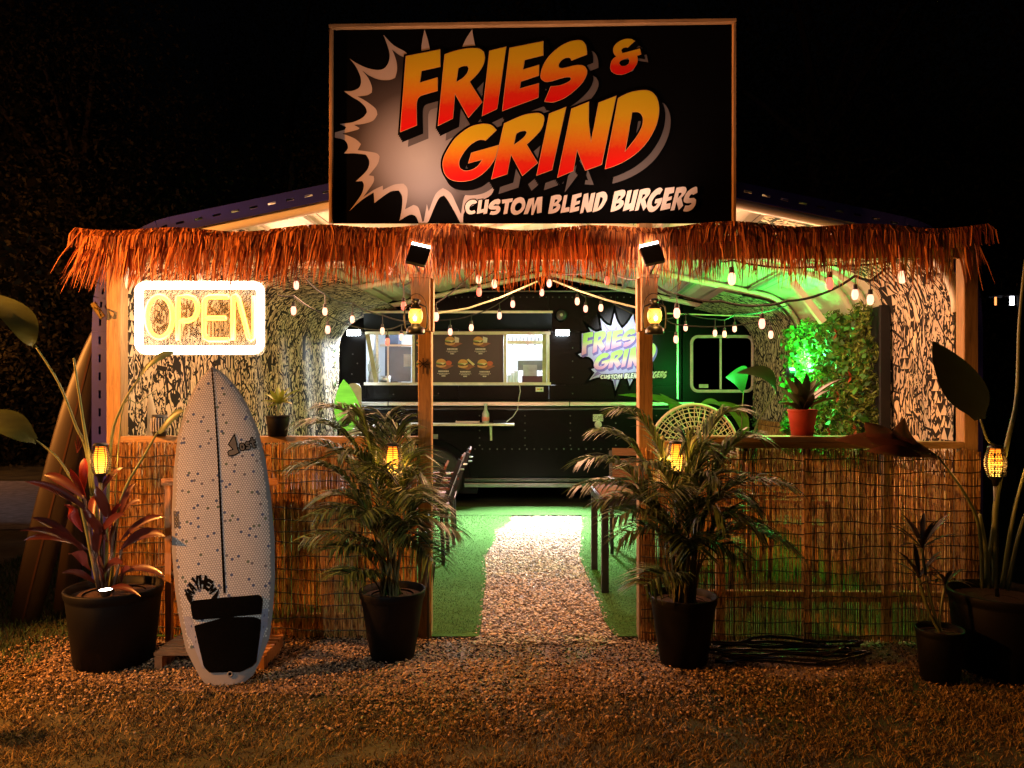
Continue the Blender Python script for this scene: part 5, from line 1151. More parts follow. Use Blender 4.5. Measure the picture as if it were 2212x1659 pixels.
# flaming arch of letters: MAYHEM
cxm, cym = A8([(395, 560)])[0]; letters_ = 'MAYHEM'
GLY = {'M': [[(0, 1), (.05, 0), (.3, 0), (.5, .45), (.7, 0), (.95, 0), (1, 1), (.75, 1.05), (.72, .45), (.55, .85), (.45, .85), (.27, .45), (.25, 1.05)]],
       'A': [[(0, 1.1), (.35, 0), (.65, -.05), (1, 1), (.72, 1.05), (.65, .75), (.35, .75), (.28, 1)], [(.42, .55), (.58, .55), (.5, .25)]],
       'Y': [[(0, 0), (.28, -.08), (.5, .4), (.72, -.08), (1, 0), (.64, .6), (.64, 1.05), (.36, 1), (.36, .6)]],
       'H': [[(0, 0), (.28, -.08), (.3, .38), (.7, .38), (.72, -.08), (1, 0), (1, 1), (.72, 1.06), (.7, .65), (.3, .65), (.28, 1.06), (0, 1)]],
       'E': [[(0, 0), (1, -.06), (.95, .24), (.33, .26), (.33, .38), (.85, .36), (.85, .6), (.33, .62), (.33, .76), (1, .76), (1, 1.05), (0, 1)]]}
for li, ch in enumerate(letters_):
    a0 = 168 - li * 23.5; r_in, r_out = 44, 98 - 7 * abs(li - 2.5)
    def pol(a, b, a0=a0, r_in=r_in, r_out=r_out):
        th_ = R(a0 - 24 * (a - .0) + 1); r_ = r_out + (r_in - r_out) * b; return (cxm + r_ * .86 * math.cos(th_), cym - r_ * math.sin(th_) + 8)
    bplate('arch_letter', [[pol(a, b) for a, b in dense(lp, .2)] for lp in GLY[ch]], .0024, m_lk, .8)
for sx_ in (-1, 1):
    bplate('arch_flame', [dense([(cxm + sx_ * 37, cym + 5), (cxm + sx_ * 72, cym - 38), (cxm + sx_ * 60, cym + 5), (cxm + sx_ * 44, cym + 32 - (12 if sx_ > 0 else 0))], 10)], .0024, m_lk)
bplate('rail_sticker', [dense([(600 + 94 * .8136, 1400 + 750 * .8136), (600 + 120 * .8136, 1400 + 752 * .8136), (600 + 124 * .8136, 1400 + 828 * .8136), (600 + 99 * .8136, 1400 + 834 * .8136)], 12)], .0016, mat('dark_rail_sticker', (.03, .03, .03), .4))

def simple_board(name, p_base, p_nose, wid, label, col, stripe, thick=.05, sidev=Vector((1, 0, 0)), tail=.35, rough=.3, hint=None):
    L_ = (p_nose - p_base).length; ax = (p_nose - p_base).normalized(); sd = (sidev - ax * sidev.dot(ax)).normalized(); nn = sd.cross(ax).normalized()
    if nn.y > 0: nn = -nn
    t = thing(name, p_base, label, 'surfboard'); prof_ = lambda u: wid / 2 * (tail + (1 - tail) * math.sin(math.pi * min(.5, u * 1.2)) if u < .42 else max(0.0, math.cos(math.pi / 2 * ((u - .42) / .58) ** 1.7)) ** .75)
    mb = MB(); rws, rw2 = [], []
    for i in range(41):
        u = i / 40; w_ = max(1e-4, prof_(u)); rws.append([p_base + ax * u * L_ + sd * w_ * math.sin(math.pi / 2 * (-1 + 2 * j / 12)) + nn * thick / 2 * math.cos(math.pi / 2 * (-1 + 2 * j / 12)) for j in range(13)])
        rw2.append([p_base + ax * u * L_ + sd * w_ * math.sin(math.pi / 2 * (1 - 2 * j / 12)) - nn * thick / 2 * math.cos(math.pi / 2 * (1 - 2 * j / 12)) for j in range(13)])
    mb.grid(rws); mb.grid(rw2); obj('deck', mb, mat(name + '_paint_' + label[:6], col, rough, var=.12, vscale=2), t, smooth=True)
    mb = MB(); mb.ribbon([p_base + ax * u * L_ * .985 + nn * (thick / 2 + .002) for u in [i / 20 for i in range(21)]], [.012] * 21, sd); obj('stringer', mb, mat('stringer_' + label[:6], stripe, .4), t)
    return t
pb = P(306, 960, 5.0); pb = Vector((P(292, 0, 5.0).x + .02, 5.0, .02)); simple_board('surfboard', pb, P(283, 757, 5.1), .36, 'cream surfboard with brown stringer standing inside behind the neon sign', (.6, .5, .33), (.2, .07, .03))
# long boards leaning outside on the left
simple_board('longboard', Vector((P(50, 0, 4.95).x, 4.95, 0)), P(218, 685, 5.0), .21, 'long brown board leaning outside against the left side of the canopy', (.014, .0065, .0025), (.05, .02, .01), .06, Vector((1, .25, 0)), .8, .5)
simple_board('longboard', Vector((P(135, 0, 5.15).x, 5.15, 0)), P(222, 800, 5.1), .15, 'second shorter brown board leaning behind the long one', (.02, .01, .005), (.03, .015, .01), .05, Vector((1, .3, 0)), .8, .5)
# display stand behind the surfboard
st = thing('wooden_stand', (P(482, 0, 4.4).x, 4.35, 0), 'light wood slatted stand behind the surfboard', 'stand')
m_st = wood('stand_wood', (.42, .2, .07), 'Z'); m_stx = wood('stand_wood_x', (.45, .22, .08), 'X')
for px0, px1 in ((366, 372), (578, 575)):
    a = P(px0, 1402, 4.42); a.z = .06; b = P(px1 - (8 if px0 < 400 else -6), 1045, 4.46); mb = MB(); mb.beam(a, b, .035, .03, up=(0, 1, 0)); obj('upright', mb, m_st, st)
for k in range(3):
    a, b = P(350, 1046 - k * 5, 4.40 + .03 * k), P(600, 1046 - k * 5, 4.40 + .03 * k); mb = MB(); mb.beam(a, b, .022, .012); obj('top_slat', mb, m_stx, st)
xs0, xs1 = P(364, 0, 4.3).x, P(598, 0, 4.3).x
for k in range(6): y = 4.14 + .055 * k; mb = MB(); mb.box(((xs0 + xs1) / 2, y, .085), (xs1 - xs0, .036, .016)); obj('base_slat', mb, m_stx, st)
for x in (xs0 + .03, xs1 - .03): mb = MB(); mb.box((x, 4.28, .0375), (.04, .34, .075)); obj('foot', mb, m_st, st)
a, b = P(368, 1240, 4.44), P(580, 1240, 4.44); mb = MB(); mb.beam(a, b, .025, .035); obj('cross_bar', mb, m_stx, st)
# ================================================================== PLANTS
m_pot = mat('black_nursery_pot', (.003, .0028, .0028), .6, bmp=.05, spec=.18); m_soil = mat('potting_mix', (.05, .022, .012), .95, vscale=60, var=.7, bmp=1)
def pot(parent, c, rt, rb, h, m=m_pot, name='pot', soil=.9):
    mb = MB(); mb.lathe([(.0001, .0), (rb, .0), (rb + (rt - rb) * .86, h * .86), (rt * .97, h * .88), (rt, h * .9), (rt * 1.03, h * .985), (rt * 1.02, h), (rt * .96, h), (rt * .94, h * .86), (rb * .9, .02)], c, 32); p_ = obj(name, mb, m, parent, smooth=True)
    rs = rt * .93; mb = MB()
    for r0_, r1_ in ((0, .35), (.35, .7), (.7, 1)): mb.lathe([(max(1e-4, rs * r0_), h * soil + random.uniform(0, .01)), (rs * r1_, h * soil)], c, 20)
    obj('soil', mb, m_soil, parent); return p_
m_palm = mat('palm_leaflet', (.03, .07, .015), .42, island=.75, var=.75, vscale=2, trans=.15, col2=(.15, .22, .055)); m_rach = mat('palm_rachis', (.14, .13, .05), .5)
def palm(label, cpx, d, rt, rb, h, tips, stemx, group='areca palms in black pots'):
    c = Vector((P(cpx, 0, d).x, d, 0)); t = thing('areca_palm', c, label, 'palm', None); pot(t, c, rt, rb, h)
    k = 0
    for (tx, ty, dd, rise) in tips:
        k += 1; b0 = c + Vector((random.uniform(-.06, .06) + stemx, random.uniform(-.05, .05), h * .9)); tp = P(tx, ty, d + dd)
        mid = b0.lerp(tp, .5); mid.z = max(tp.z, b0.z + .2) + rise
        mid.x = b0.x + (tp.x - b0.x) * .22; mid.y = b0.y + (tp.y - b0.y) * .3
        pts_ = bez(b0, mid, tp, 14); mb = MB(); frond(mb, pts_, 44, .24, .0115, droop=.40, start=.33); obj('frond', mb, [m_palm, m_rach], t)
    mb = MB()
    for q in range(7): a = random.uniform(0, 6.28); mb.tube([c + Vector((.05 * math.cos(a), .05 * math.sin(a), h * .85)), c + Vector((.07 * math.cos(a), .07 * math.sin(a), h + .2)), c + Vector((.1 * math.cos(a), .08 * math.sin(a), h + .45))], [.012, .009, .006], 6)
    obj('canes', mb, mat('green_cane', (.05, .05, .025), .5), t, smooth=True)
palm('areca palm in a black pot left of the doorway', 848, 4.32, .182, .12, .385,
     [(655, 915, -.1, .08), (640, 1010, -.2, .10), (700, 880, .1, .05), (668, 1165, -.25, .06), (760, 900, -.05, .1), (985, 1150, -.15, .22), (925, 1040, -.1, .18), (905, 985, .12, .1), (700, 1075, .0, .12), (940, 1215, -.2, .28), (790, 940, .1, .12), (720, 1190, -.3, .02), (860, 930, .0, .12), (890, 1160, -.3, .22), (745, 1245, -.25, -.02), (650, 960, .05, .06), (735, 985, -.3, .1), (820, 1020, -.35, .12), (900, 1080, -.4, .15), (690, 1115, -.35, .1), (950, 1100, .05, .2), (770, 1120, -.4, .1), (830, 905, .1, .1)], 0)
palm('areca palm in a black pot right of the doorway', 1476, 4.23, .182, .125, .375,
     [(1258, 1000, -.1, .12), (1290, 935, .05, .06), (1250, 1055, -.15, .14), (1335, 890, -.05, .05), (1640, 950, -.05, .12), (1600, 890, .08, .08), (1700, 1050, -.12, .16), (1710, 1185, -.15, .3), (1560, 1110, -.25, .2), (1345, 1160, -.2, .16), (1390, 1265, -.25, .05), (1545, 985, .12, .1), (1640, 1150, -.2, .25), (1480, 960, .0, .14), (1300, 1085, -.1, .14), (1500, 1190, -.3, .16), (1370, 1010, -.3, .1), (1440, 1070, -.4, .12), (1560, 1040, -.3, .14), (1620, 1090, -.1, .2), (1325, 1120, -.3, .12), (1530, 975, -.1, .1), (1600, 1210, -.25, .22)], 0)
# red ti plant
m_ti = mat('dark_red_ti_leaf', (.035, .009, .009), .3, island=.5, var=.6, vscale=3, trans=.12, col2=(.10, .022, .018), coat=.15); m_tir = mat('bright_red_ti_leaf', (.12, .008, .006), .4, var=.3, trans=.2)
QL = lambda x, y, d: P(.3803 * x, 905.2 + .3803 * y, d)
c = Vector((P(247, 0, 4.24).x, 4.24, 0)); ti = thing('ti_plant', c, 'dark red ti plant in the largest black pot at the left', 'plant'); pot(ti, c, .245, .2, .42)
for (bx, by, tx, ty, wd, dd, rd) in ((540,560,140,355,.055,-.1,0),(500,470,250,315,.07,.05,0),(490,450,400,280,.07,-.1,1),(475,420,480,220,.06,0,1),(560,450,700,275,.065,.08,0),(680,560,800,465,.05,-.05,0),(640,620,545,378,.085,-.15,0),(470,640,365,490,.075,-.15,1),(480,760,180,560,.06,-.1,0),(500,745,110,635,.055,-.2,0),(440,715,130,690,.05,-.1,0),(680,700,940,555,.055,-.1,0),(690,740,940,670,.085,-.2,0),(540,730,710,540,.06,-.2,0),(680,560,770,365,.06,0,0),(540,930,350,875,.05,-.15,0),(660,900,940,900,.06,-.2,0),(570,930,700,820,.07,-.25,0),(520,860,390,770,.075,-.25,0),(620,640,690,485,.06,-.1,1),(600,940,570,780,.07,-.2,0),(690,930,740,850,.07,-.1,0),(540,800,580,600,.07,-.1,0),(560,640,470,520,.06,-.1,0),(640,760,660,600,.06,.0,0),(600,980,800,1010,.04,-.2,0),(520,600,540,430,.06,.1,1),(610,700,500,560,.07,-.2,0)):
    b0 = QL(bx, by, 4.24); tp = QL(tx, ty, 4.24 + dd); L_ = (tp - b0).length; mid = b0.lerp(tp, .5) + Vector((0, 0, L_ * .22)); mb = MB()
    blade(mb, bez(b0, mid, tp, 8), wd * .78, .28, up=Vector((random.uniform(-.3, .3), -.85, random.uniform(.2, .9))), peak=.55, stalk=.14); obj('leaf', mb, m_tir if rd else m_ti, ti, smooth=True)
for (bx, by, tx, ty) in ((560, 980, 500, 560), (600, 980, 660, 560), (590, 985, 545, 720), (640, 980, 690, 740), (570, 980, 475, 420)):
    mb = MB(); mb.tube(bez(QL(bx, by, 4.24), QL((bx + tx) / 2, (by + ty) / 2 + 20, 4.2), QL(tx, ty, 4.24), 6), .009, 6); obj('stem', mb, mat('brown_cane', (.09, .05, .03), .6), ti, smooth=True)
mb = MB()
for k in range(5): mb.tube([QL(440, 190, 4.2), QL(425 + 14 * k, 60 + 30 * abs(k - 2), 4.18)], [.004, .001], 4)
obj('flower_spike', mb, m_tir, ti)
up = thing('pot_uplight', QL(600, 990, 4.05), 'small bright uplight on the front rim of the largest left pot', 'uplight')
mb = MB(); mb.lathe([(.0001, 0), (.022, 0), (.03, .02), (.034, .035)], QL(600, 1005, 4.03), 12); obj('housing', mb, m_blk, up)
mb = MB(); mb.lathe([(.0001, .03), (.031, .032)], QL(600, 1004, 4.03), 12); obj('lens', mb, emat('uplight_lens', (1, .85, .75), 30), up)
spot('uplight_beam', QL(600, 985, 4.03), QL(590, 400, 4.22), 22, (1, .78, .66), 120, .8, .02)
# bird of paradise, left and right
m_bop = mat('large_green_leaf', (.07, .095, .03), .4, var=.4, vscale=6, trans=.2, stretch=(1, 1, 4)); m_stk = mat('leaf_stalk', (.13, .15, .05), .45, var=.2)
def bop(label, c, items, potargs=None, name='bird_of_paradise', m=m_bop):
    t = thing(name, c, label, 'plant')
    if potargs: pot(t, c, *potargs)
    for it in items:
        stalk = [P(*q) for q in it['stalk']]; sp_ = []
        n_ = len(stalk) - 1
        for i in range(n_):
            p0 = stalk[max(0, i - 1)]; p1 = stalk[i]; p2 = stalk[i + 1]; p3 = stalk[min(n_, i + 2)]
            for k in range(5): u = k / 5; sp_.append(.5 * ((2 * p1) + (p2 - p0) * u + (2 * p0 - 5 * p1 + 4 * p2 - p3) * u * u + (3 * p1 - p0 - 3 * p2 + p3) * u ** 3))
        sp_.append(stalk[-1]); mb = MB(); r0 = it.get('r', .011); mb.tube(sp_, [r0 * (1 - .55 * i / len(sp_)) for i in range(len(sp_))], 7); obj('stalk', mb, m_stk, t, smooth=True)
        if 'leaf' in it:
            lp = [P(*q) for q in it['leaf']]; pts_ = bez(lp[0], lp[1] * 2 - (lp[0] + lp[2]) / 2, lp[2], 12); mb = MB(); sv = Vector(it['side']) if 'side' in it else None
            blade(mb, pts_, it['w'], it.get('fold', .15), peak=.4, stalk=.25, side=sv); obj('leaf', mb, it.get('m', m), t, smooth=True)
    return t
d = 4.35
bop('bird of paradise plant with long pale stalks behind the red plant', Vector((P(228, 0, d).x, d, .38)), [
    dict(stalk=[(215, 1270, d), (190, 995, d), (164, 921, d), (127, 828, d), (74, 744, d)], leaf=[(74, 744, d), (45, 690, d - .05), (-45, 632, d - .1)], w=.16, side=(.5, .2, 1)),
    dict(stalk=[(212, 1270, d), (170, 1070, d), (148, 1024, d), (119, 984, d), (76, 950, d)], leaf=[(79, 953, d), (20, 915, d - .05), (-60, 905, d - .1)], w=.15, side=(.1, .3, 1)),
    dict(stalk=[(225, 1270, d), (198, 1027, d), (178, 900, d), (159, 773, d)], r=.012),
    dict(stalk=[(228, 1270, d), (238, 974, d + .05), (262, 880, d + .05), (302, 815, d + .05)], leaf=[(302, 815, d + .05), (325, 780, d), (378, 762, d)], w=.10, side=(.6, .1, 1)),
    dict(stalk=[(238, 1270, d), (255, 1110, d), (277, 1042, d), (311, 985, d), (341, 932, d - .05)], leaf=[(341, 932, d - .05), (362, 906, d - .08), (396, 888, d - .1)], w=.11, side=(.4, .1, 1)),
    dict(stalk=[(240, 1270, d), (262, 900, d), (300, 870, d), (338, 842, d)], r=.004)])
d = 4.1
cR = Vector((P(2165, 0, d).x, d, 0))
bop('bird of paradise in a large dark pot at the far right', cR, [
    dict(stalk=[(2128, 1270, d), (2160, 1000, d), (2133, 950, d), (2118, 905, d)], leaf=[(2118, 905, d), (2078, 815, d - .05), (2016, 737, d - .1)], w=.21, fold=.22, side=(1, -1.2, .35), m=mat('shaded_strelitzia_leaf', (.005, .010, .005), .35, var=.4, vscale=6)),  # leaf colour darkened to stand in for the unlit right side
    dict(stalk=[(2122, 1270, d), (2115, 1140, d - .05), (2080, 1060, d - .1), (2025, 985, d - .12)], leaf=[(2025, 985, d - .12), (1930, 950, d - .15), (1803, 950, d - .1)], w=.12, side=(.1, .5, 1), fold=-.3, m=mat('dry_reddish_leaf', (.14, .045, .02), .5, var=.4, vscale=6, trans=.15)),
    dict(stalk=[(2025, 985, d - .12), (1990, 968, d - .13)], r=.006, leaf=[(2000, 975, d - .13), (1960, 945, d - .15), (1955, 902, d - .12)], w=.13, side=(1, .2, .1), fold=-.3, m=MATS['dry_reddish_leaf'] if 'dry_reddish_leaf' in MATS else mat('dry_reddish_leaf', (.14, .045, .02), .5, var=.4, vscale=6, trans=.15)),
    dict(stalk=[(1990, 968, d - .13), (1950, 955, d - .13)], r=.005, leaf=[(1945, 962, d - .13), (1905, 935, d - .15), (1868, 912, d - .12)], w=.12, side=(.8, .2, .6), fold=-.3, m=mat('dry_reddish_leaf', (.14, .045, .02), .5, var=.4, vscale=6, trans=.15)),
    dict(stalk=[(2010, 980, d - .13), (1980, 980, d - .14)], r=.004, leaf=[(1990, 984, d - .14), (1930, 972, d - .17), (1872, 975, d - .14)], w=.06, side=(.1, .2, 1), fold=-.2, m=mat('dry_reddish_leaf', (.14, .045, .02), .5, var=.4, vscale=6, trans=.15)),
    dict(stalk=[(2150, 1270, d), (2150, 1100, d), (2175, 960, d), (2196, 860, d + .05), (2202, 700, d + .1), (2215, 560, d + .1)], r=.016),
    dict(stalk=[(2165, 1270, d), (2190, 1110, d), (2225, 980, d)], r=.014), dict(stalk=[(2175, 1275, d), (2205, 1140, d), (2230, 1080, d)], r=.013),
    dict(stalk=[(2135, 1270, d), (2128, 1180, d), (2116, 1110, d)], r=.015)], (.26, .21, .43))
# small dark cordyline right
d = 3.98; c = Vector((P(2030, 0, d).x, d, 0)); t = thing('dark_cordyline', c, 'dark thin leaved cordyline in a small black pot below the right reed wall', 'plant'); pot(t, c, .115, .09, .27)
for hx, hy, n_, s_ in ((1992, 1185, 14, .24), (2042, 1262, 10, .17), (1985, 1250, 10, .2)):
    hp = P(hx, hy, d); mb = MB(); mb.tube(bez(c + Vector((0, 0, .25)), (c + hp) / 2 + Vector((-.02, 0, .1)), hp, 5), .008, 6); obj('stem', mb, m_stk, t)
    for k in range(n_):
        a = 2 * math.pi * k / n_ + .3; el = random.uniform(.1, 1.1); dv = Vector((math.cos(a) * math.cos(el), .6 * math.sin(a) * math.cos(el), math.sin(el)))
        tp = hp + dv * s_ - Vector((0, 0, .05 * (1 - math.sin(el)))); mb = MB(); blade(mb, bez(hp, hp.lerp(tp, .5) + Vector((0, 0, .045)), tp, 6), .026, .2, peak=.5, stalk=.3); obj('leaf', mb, mat('dark_cordyline_leaf', (.03, .02, .015), .45, var=.4), t, smooth=True)
# counter plants
def rosette(label, base, tips, m, potc, potargs, pm, w=.04, name='potted_plant', stem=0, peak=.5):
    t = thing(name, potc, label, 'potted plant'); pot(t, potc, *potargs, m=pm)
    if stem: mb = MB(); mb.tube([potc + Vector((0, 0, potargs[2] * .8)), base], .008, 6); obj('stem', mb, m_stk, t)
    for (tx, ty, dd) in tips:
        tp = P(tx, ty, base.y + dd); mid = base.lerp(tp, .45) + Vector((0, 0, (tp - base).length * .16)); mb = MB()
        blade(mb, bez(base + Vector((random.uniform(-.02, .02), 0, 0)), mid, tp, 8), w, .25, peak=peak, stalk=.35, side=Vector((1, .2, .2)) if abs(tp.x - base.x) < .06 else None); obj('leaf', mb, m, t, smooth=True)
    return t
d = 4.58; pc = Vector((P(1733, 0, d).x, d, 1.232))
rosette('broad dark leaved plant in a red pot on the right counter', P(1733, 890, d), [(1672, 829, .05), (1693, 812, -.05), (1716, 812, .06), (1742, 806, -.02), (1765, 818, .05), (1782, 816, -.05), (1822, 818, .02), (1818, 860, -.06), (1682, 872, -.08), (1757, 850, -.12), (1710, 850, -.12), (1800, 842, .06), (1728, 830, -.1), (1690, 848, .08)], mat('dark_dracaena_leaf', (.03, .045, .014), .4, var=.4, trans=.1, col2=(.07, .07, .025)), pc, (.085, .062, .155), mat('red_clay_pot', (.33, .035, .018), .6, var=.25, vscale=20), .062)
d = 4.66; pc = Vector((P(600, 0, d).x, d, 1.222))
rosette('yellow green dracaena in a black pot on the left rail', P(601, 872, d), [(563, 868, -.05), (570, 852, .05), (584, 842, -.03), (600, 836, .04), (612, 840, -.05), (628, 836, .03), (652, 842, -.04), (640, 860, .05), (632, 874, -.06), (575, 880, -.06), (588, 862, -.1), (615, 858, -.1), (606, 848, .1), (622, 868, .08)], mat('lime_dracaena_leaf', (.28, .30, .03), .4, var=.4, trans=.25), pc, (.07, .055, .125), m_pot, .03, stem=1)
vs_ = Vector((P(345, 0, 4.66).x, 4.66, 1.222)); t = thing('striped_vase', vs_, 'small black and white striped vase on the left rail beside the surfboard', 'vase')
mb = MB(); mb.lathe([(.0001, 0), (.036, 0), (.046, .03), (.05, .07), (.047, .11), (.042, .13), (.036, .128), (.04, .1)], vs_, 24); obj('vase', mb, mat('vase_black', (.012, .012, .012), .4), t, smooth=True)
mb = MB()
for k in range(20): a = 2 * math.pi * k / 20; mb.tube([vs_ + Vector((r_ * math.cos(a), r_ * math.sin(a), z_)) for r_, z_ in ((.047, .03), (.0512, .07), (.048, .11))], .0025, 4)
obj('stripe', mb, mat('vase_white', (.6, .55, .5), .5), t)
# interior banana plants
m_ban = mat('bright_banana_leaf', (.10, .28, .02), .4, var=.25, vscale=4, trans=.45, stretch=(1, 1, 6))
bop('single upright bright green banana leaf in front of the truck at the left', Vector((-1.95, 8.5, .03)), [
    dict(stalk=[(735, 1090, 8.5), (738, 1000, 8.5), (748, 928, 8.5)], leaf=[(752, 932, 8.5), (750, 878, 8.47), (742, 820, 8.45)], w=.30, side=(1, -.15, 0), fold=.03),
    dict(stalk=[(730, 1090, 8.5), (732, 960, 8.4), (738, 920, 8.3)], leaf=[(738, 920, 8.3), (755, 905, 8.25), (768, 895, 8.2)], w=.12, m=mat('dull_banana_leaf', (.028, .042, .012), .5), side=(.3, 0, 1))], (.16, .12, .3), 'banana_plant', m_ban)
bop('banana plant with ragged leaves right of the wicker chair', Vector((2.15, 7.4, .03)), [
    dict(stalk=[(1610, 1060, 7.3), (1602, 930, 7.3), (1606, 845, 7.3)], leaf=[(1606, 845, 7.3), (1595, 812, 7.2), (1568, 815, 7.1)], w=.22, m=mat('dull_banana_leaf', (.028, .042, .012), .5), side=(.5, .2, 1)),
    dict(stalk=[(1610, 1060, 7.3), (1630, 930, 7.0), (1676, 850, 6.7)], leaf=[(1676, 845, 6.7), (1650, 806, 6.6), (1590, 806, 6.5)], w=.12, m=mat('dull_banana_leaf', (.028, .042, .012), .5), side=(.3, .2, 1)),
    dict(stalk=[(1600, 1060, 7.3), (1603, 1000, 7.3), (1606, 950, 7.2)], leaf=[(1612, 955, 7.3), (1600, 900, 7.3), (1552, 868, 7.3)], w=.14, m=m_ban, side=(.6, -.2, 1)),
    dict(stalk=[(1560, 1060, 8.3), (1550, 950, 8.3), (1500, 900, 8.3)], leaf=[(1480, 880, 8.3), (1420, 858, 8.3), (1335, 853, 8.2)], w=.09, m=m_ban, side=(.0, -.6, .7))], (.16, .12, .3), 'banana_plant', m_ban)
bop('low green leafy plant behind the wicker chair', Vector((1.6, 8.6, .03)), [
    dict(stalk=[(1440, 1050, 8.6), (1445, 960, 8.6), (1450, 900, 8.6)], leaf=[(1450, 900, 8.6), (1450, 872, 8.5), (1425, 850, 8.5)], w=.08, m=m_ban, side=(1, 0, .2)),
    dict(stalk=[(1445, 1050, 8.6), (1480, 960, 8.6), (1520, 880, 8.6)], leaf=[(1500, 890, 8.6), (1530, 868, 8.5), (1560, 880, 8.4)], w=.08, m=m_ban, side=(.1, -.5, .8))], (.16, .12, .3), 'leafy_plant', m_ban)
t = thing('white_board', Vector((P(765, 0, 9.0).x, 9.0, .02)), 'white rounded board standing behind the bright banana leaf', 'board')
mb = MB(); pts_ = rrect(748, 780, 828, 1060, 14); f_ = [P(x, y, 9.0) for x, y in pts_]; n_ = len(f_); mb.add(f_ + [p + Vector((0, .03, 0)) for p in f_], [tuple(range(n_)), tuple(range(2 * n_ - 1, n_ - 1, -1))] + [(i, (i + 1) % n_, n_ + (i + 1) % n_, n_ + i) for i in range(n_)]); obj('panel', mb, mat('white_panel', (.6, .6, .55), .4), t)
# ivy strips
m_ivy = mat('ivy_leaf', (.05, .14, .025), .5, island=.6, var=.5, trans=.2)
for label, x, z0, z1, y in (('thin hanging ivy strip at the back end of the left fabric wall', -2.22, .9, 2.0, 9.35), ('thin dark ivy strip at the back end of the right fabric wall', 3.02, .3, 1.7, 9.4)):
    n_ = 700; C_ = np.stack([rng.normal(x, .035, n_), rng.normal(y, .03, n_), rng.uniform(z0, z1, n_)], 1); V_, F_ = leaf_cloud(C_, .05, .8)
    t = thing('ivy_strip', (x, y, z0), label, 'ivy'); obj('foliage', np_mesh('foliage', V_, F_), m_ivy, t, kind='stuff')
    mb = MB(); mb.tube([(x, y, z0), (x + .01, y, (z0 + z1) / 2), (x, y, z1)], .006, 5); obj('vine', mb, m_stk, t)
# artificial plant wall, right
gw = thing('plant_wall', (2.75, 7.1, 1.05), 'artificial green plant wall with red flowers on the right side wall', 'plant wall')
m_gw = mat('artificial_fern', (.07, .13, .015), .6, island=.65, var=.6, trans=.15, col2=(.22, .30, .04))
XW = lambda y: CC(y) + HW - .16
mb = MB(); mb.beam((XW(5.63) + .03, 5.63, 1.5), (XW(7.7) + .03, 7.7, 1.5), .05, 1.25); obj('backing', mb, m_dark, gw)
mb = MB(); mb.box((XW(5.6) - .0, 5.6, 1.5), (.07, .03, 1.24)); obj('end_board', mb, m_dark, gw)
n_ = 17000; yy = rng.uniform(5.64, 7.72, n_); zz = rng.uniform(.9, 2.13, n_) + .04 * np.sin(yy * 9); lump = .05 + .05 * np.sin(yy * 11 + np.sin(zz * 9) * 2) * np.sin(zz * 13 + yy * 4)
C_ = np.stack([XW(yy) - np.abs(rng.normal(0, .5, n_)) * .05 - lump, yy, zz], 1); V_, F_ = leaf_cloud(C_, .05, .24); obj('fern_foliage', np_mesh('fern_foliage', V_, F_), m_gw, gw, kind='stuff')
n_ = 900; yy = rng.uniform(5.66, 7.7, n_); zz = rng.uniform(.95, 2.1, n_); C_ = np.stack([XW(yy) - .1 + rng.normal(0, .03, n_), yy, zz], 1); V_, F_ = leaf_cloud(C_, .07, .7); obj('broad_foliage', np_mesh('broad_foliage', V_, F_), mat('artificial_box_leaf', (.04, .15, .015), .5, island=.6, var=.5), gw, kind='stuff')
m_rf = mat('red_artificial_flower', (.30, .05, .02), .5, var=.3)
for y_, z_ in ((6.3, 1.6), (6.55, 1.45), (6.6, 1.95), (6.9, 1.55), (7.3, 1.42), (7.05, 2.0), (7.7, 1.75), (6.2, 1.2), (7.5, 1.15), (8.0, 1.95), (6.75, 1.15), (7.9, 1.4)):
    y_ -= .45; c_ = Vector((XW(y_) - .15, y_, z_)); mb = MB()
    for k in range(11): a = 2 * math.pi * k / 11; dv = Vector((-.5, math.cos(a), math.sin(a))).normalized(); blade(mb, [c_, c_ + dv * .03, c_ + dv * .055], .016, .1)
    obj('flower', mb, m_rf, gw)
# reed dado inside, both side walls
for sd, y0_, y1_, lab in ((-1, 4.8, 9.4, 'reed screen along the bottom of the left side wall'), (1, 4.8, 9.4, 'reed screen along the bottom of the right side wall')):
    t = thing('reed_screen', (CC(7) + sd * (HW - .08), 7, 0), lab, 'reed screen'); mb = MB(); y = y0_
    while y < y1_: w_ = random.uniform(.008, .016); x = CC(y) + sd * (HW - .085); mb.box((x, y, .6), (.008, w_, 1.18 + random.uniform(-.02, .02))); y += w_ + .003
    obj('reeds', mb, m_reed, t, kind='stuff')
    for z_ in [.1 + .11 * k for k in range(10)]: mb = MB(); mb.tube([(CC(y_) + sd * (HW - .095), y_, z_ + .004 * math.sin(y_ * 9)) for y_ in np.linspace(y0_, y1_, 30)], .003, 4); obj('binding_wire', mb, m_wire, t)
# hose coil on the ground
hs = thing('garden_hose', (1.3, 4.2, .02), 'loosely coiled black hose on the gravel below the right counter', 'hose'); mb = MB(); pts_ = []
for k in range(150): a = k * .21; r_ = .30 + .06 * math.sin(k * .37) + .03 * math.sin(k * 1.1); pts_.append(Vector((1.45 + r_ * 1.5 * math.cos(a) + .1 * math.sin(k * .05), 4.27 + r_ * .38 * math.sin(a), .02 + .0005 * k + .01 * math.sin(k))))
mb.tube(pts_, .009, 6); obj('coil', mb, mat('black_hose', (.012, .012, .012), .18, spec=.9), hs, smooth=True)
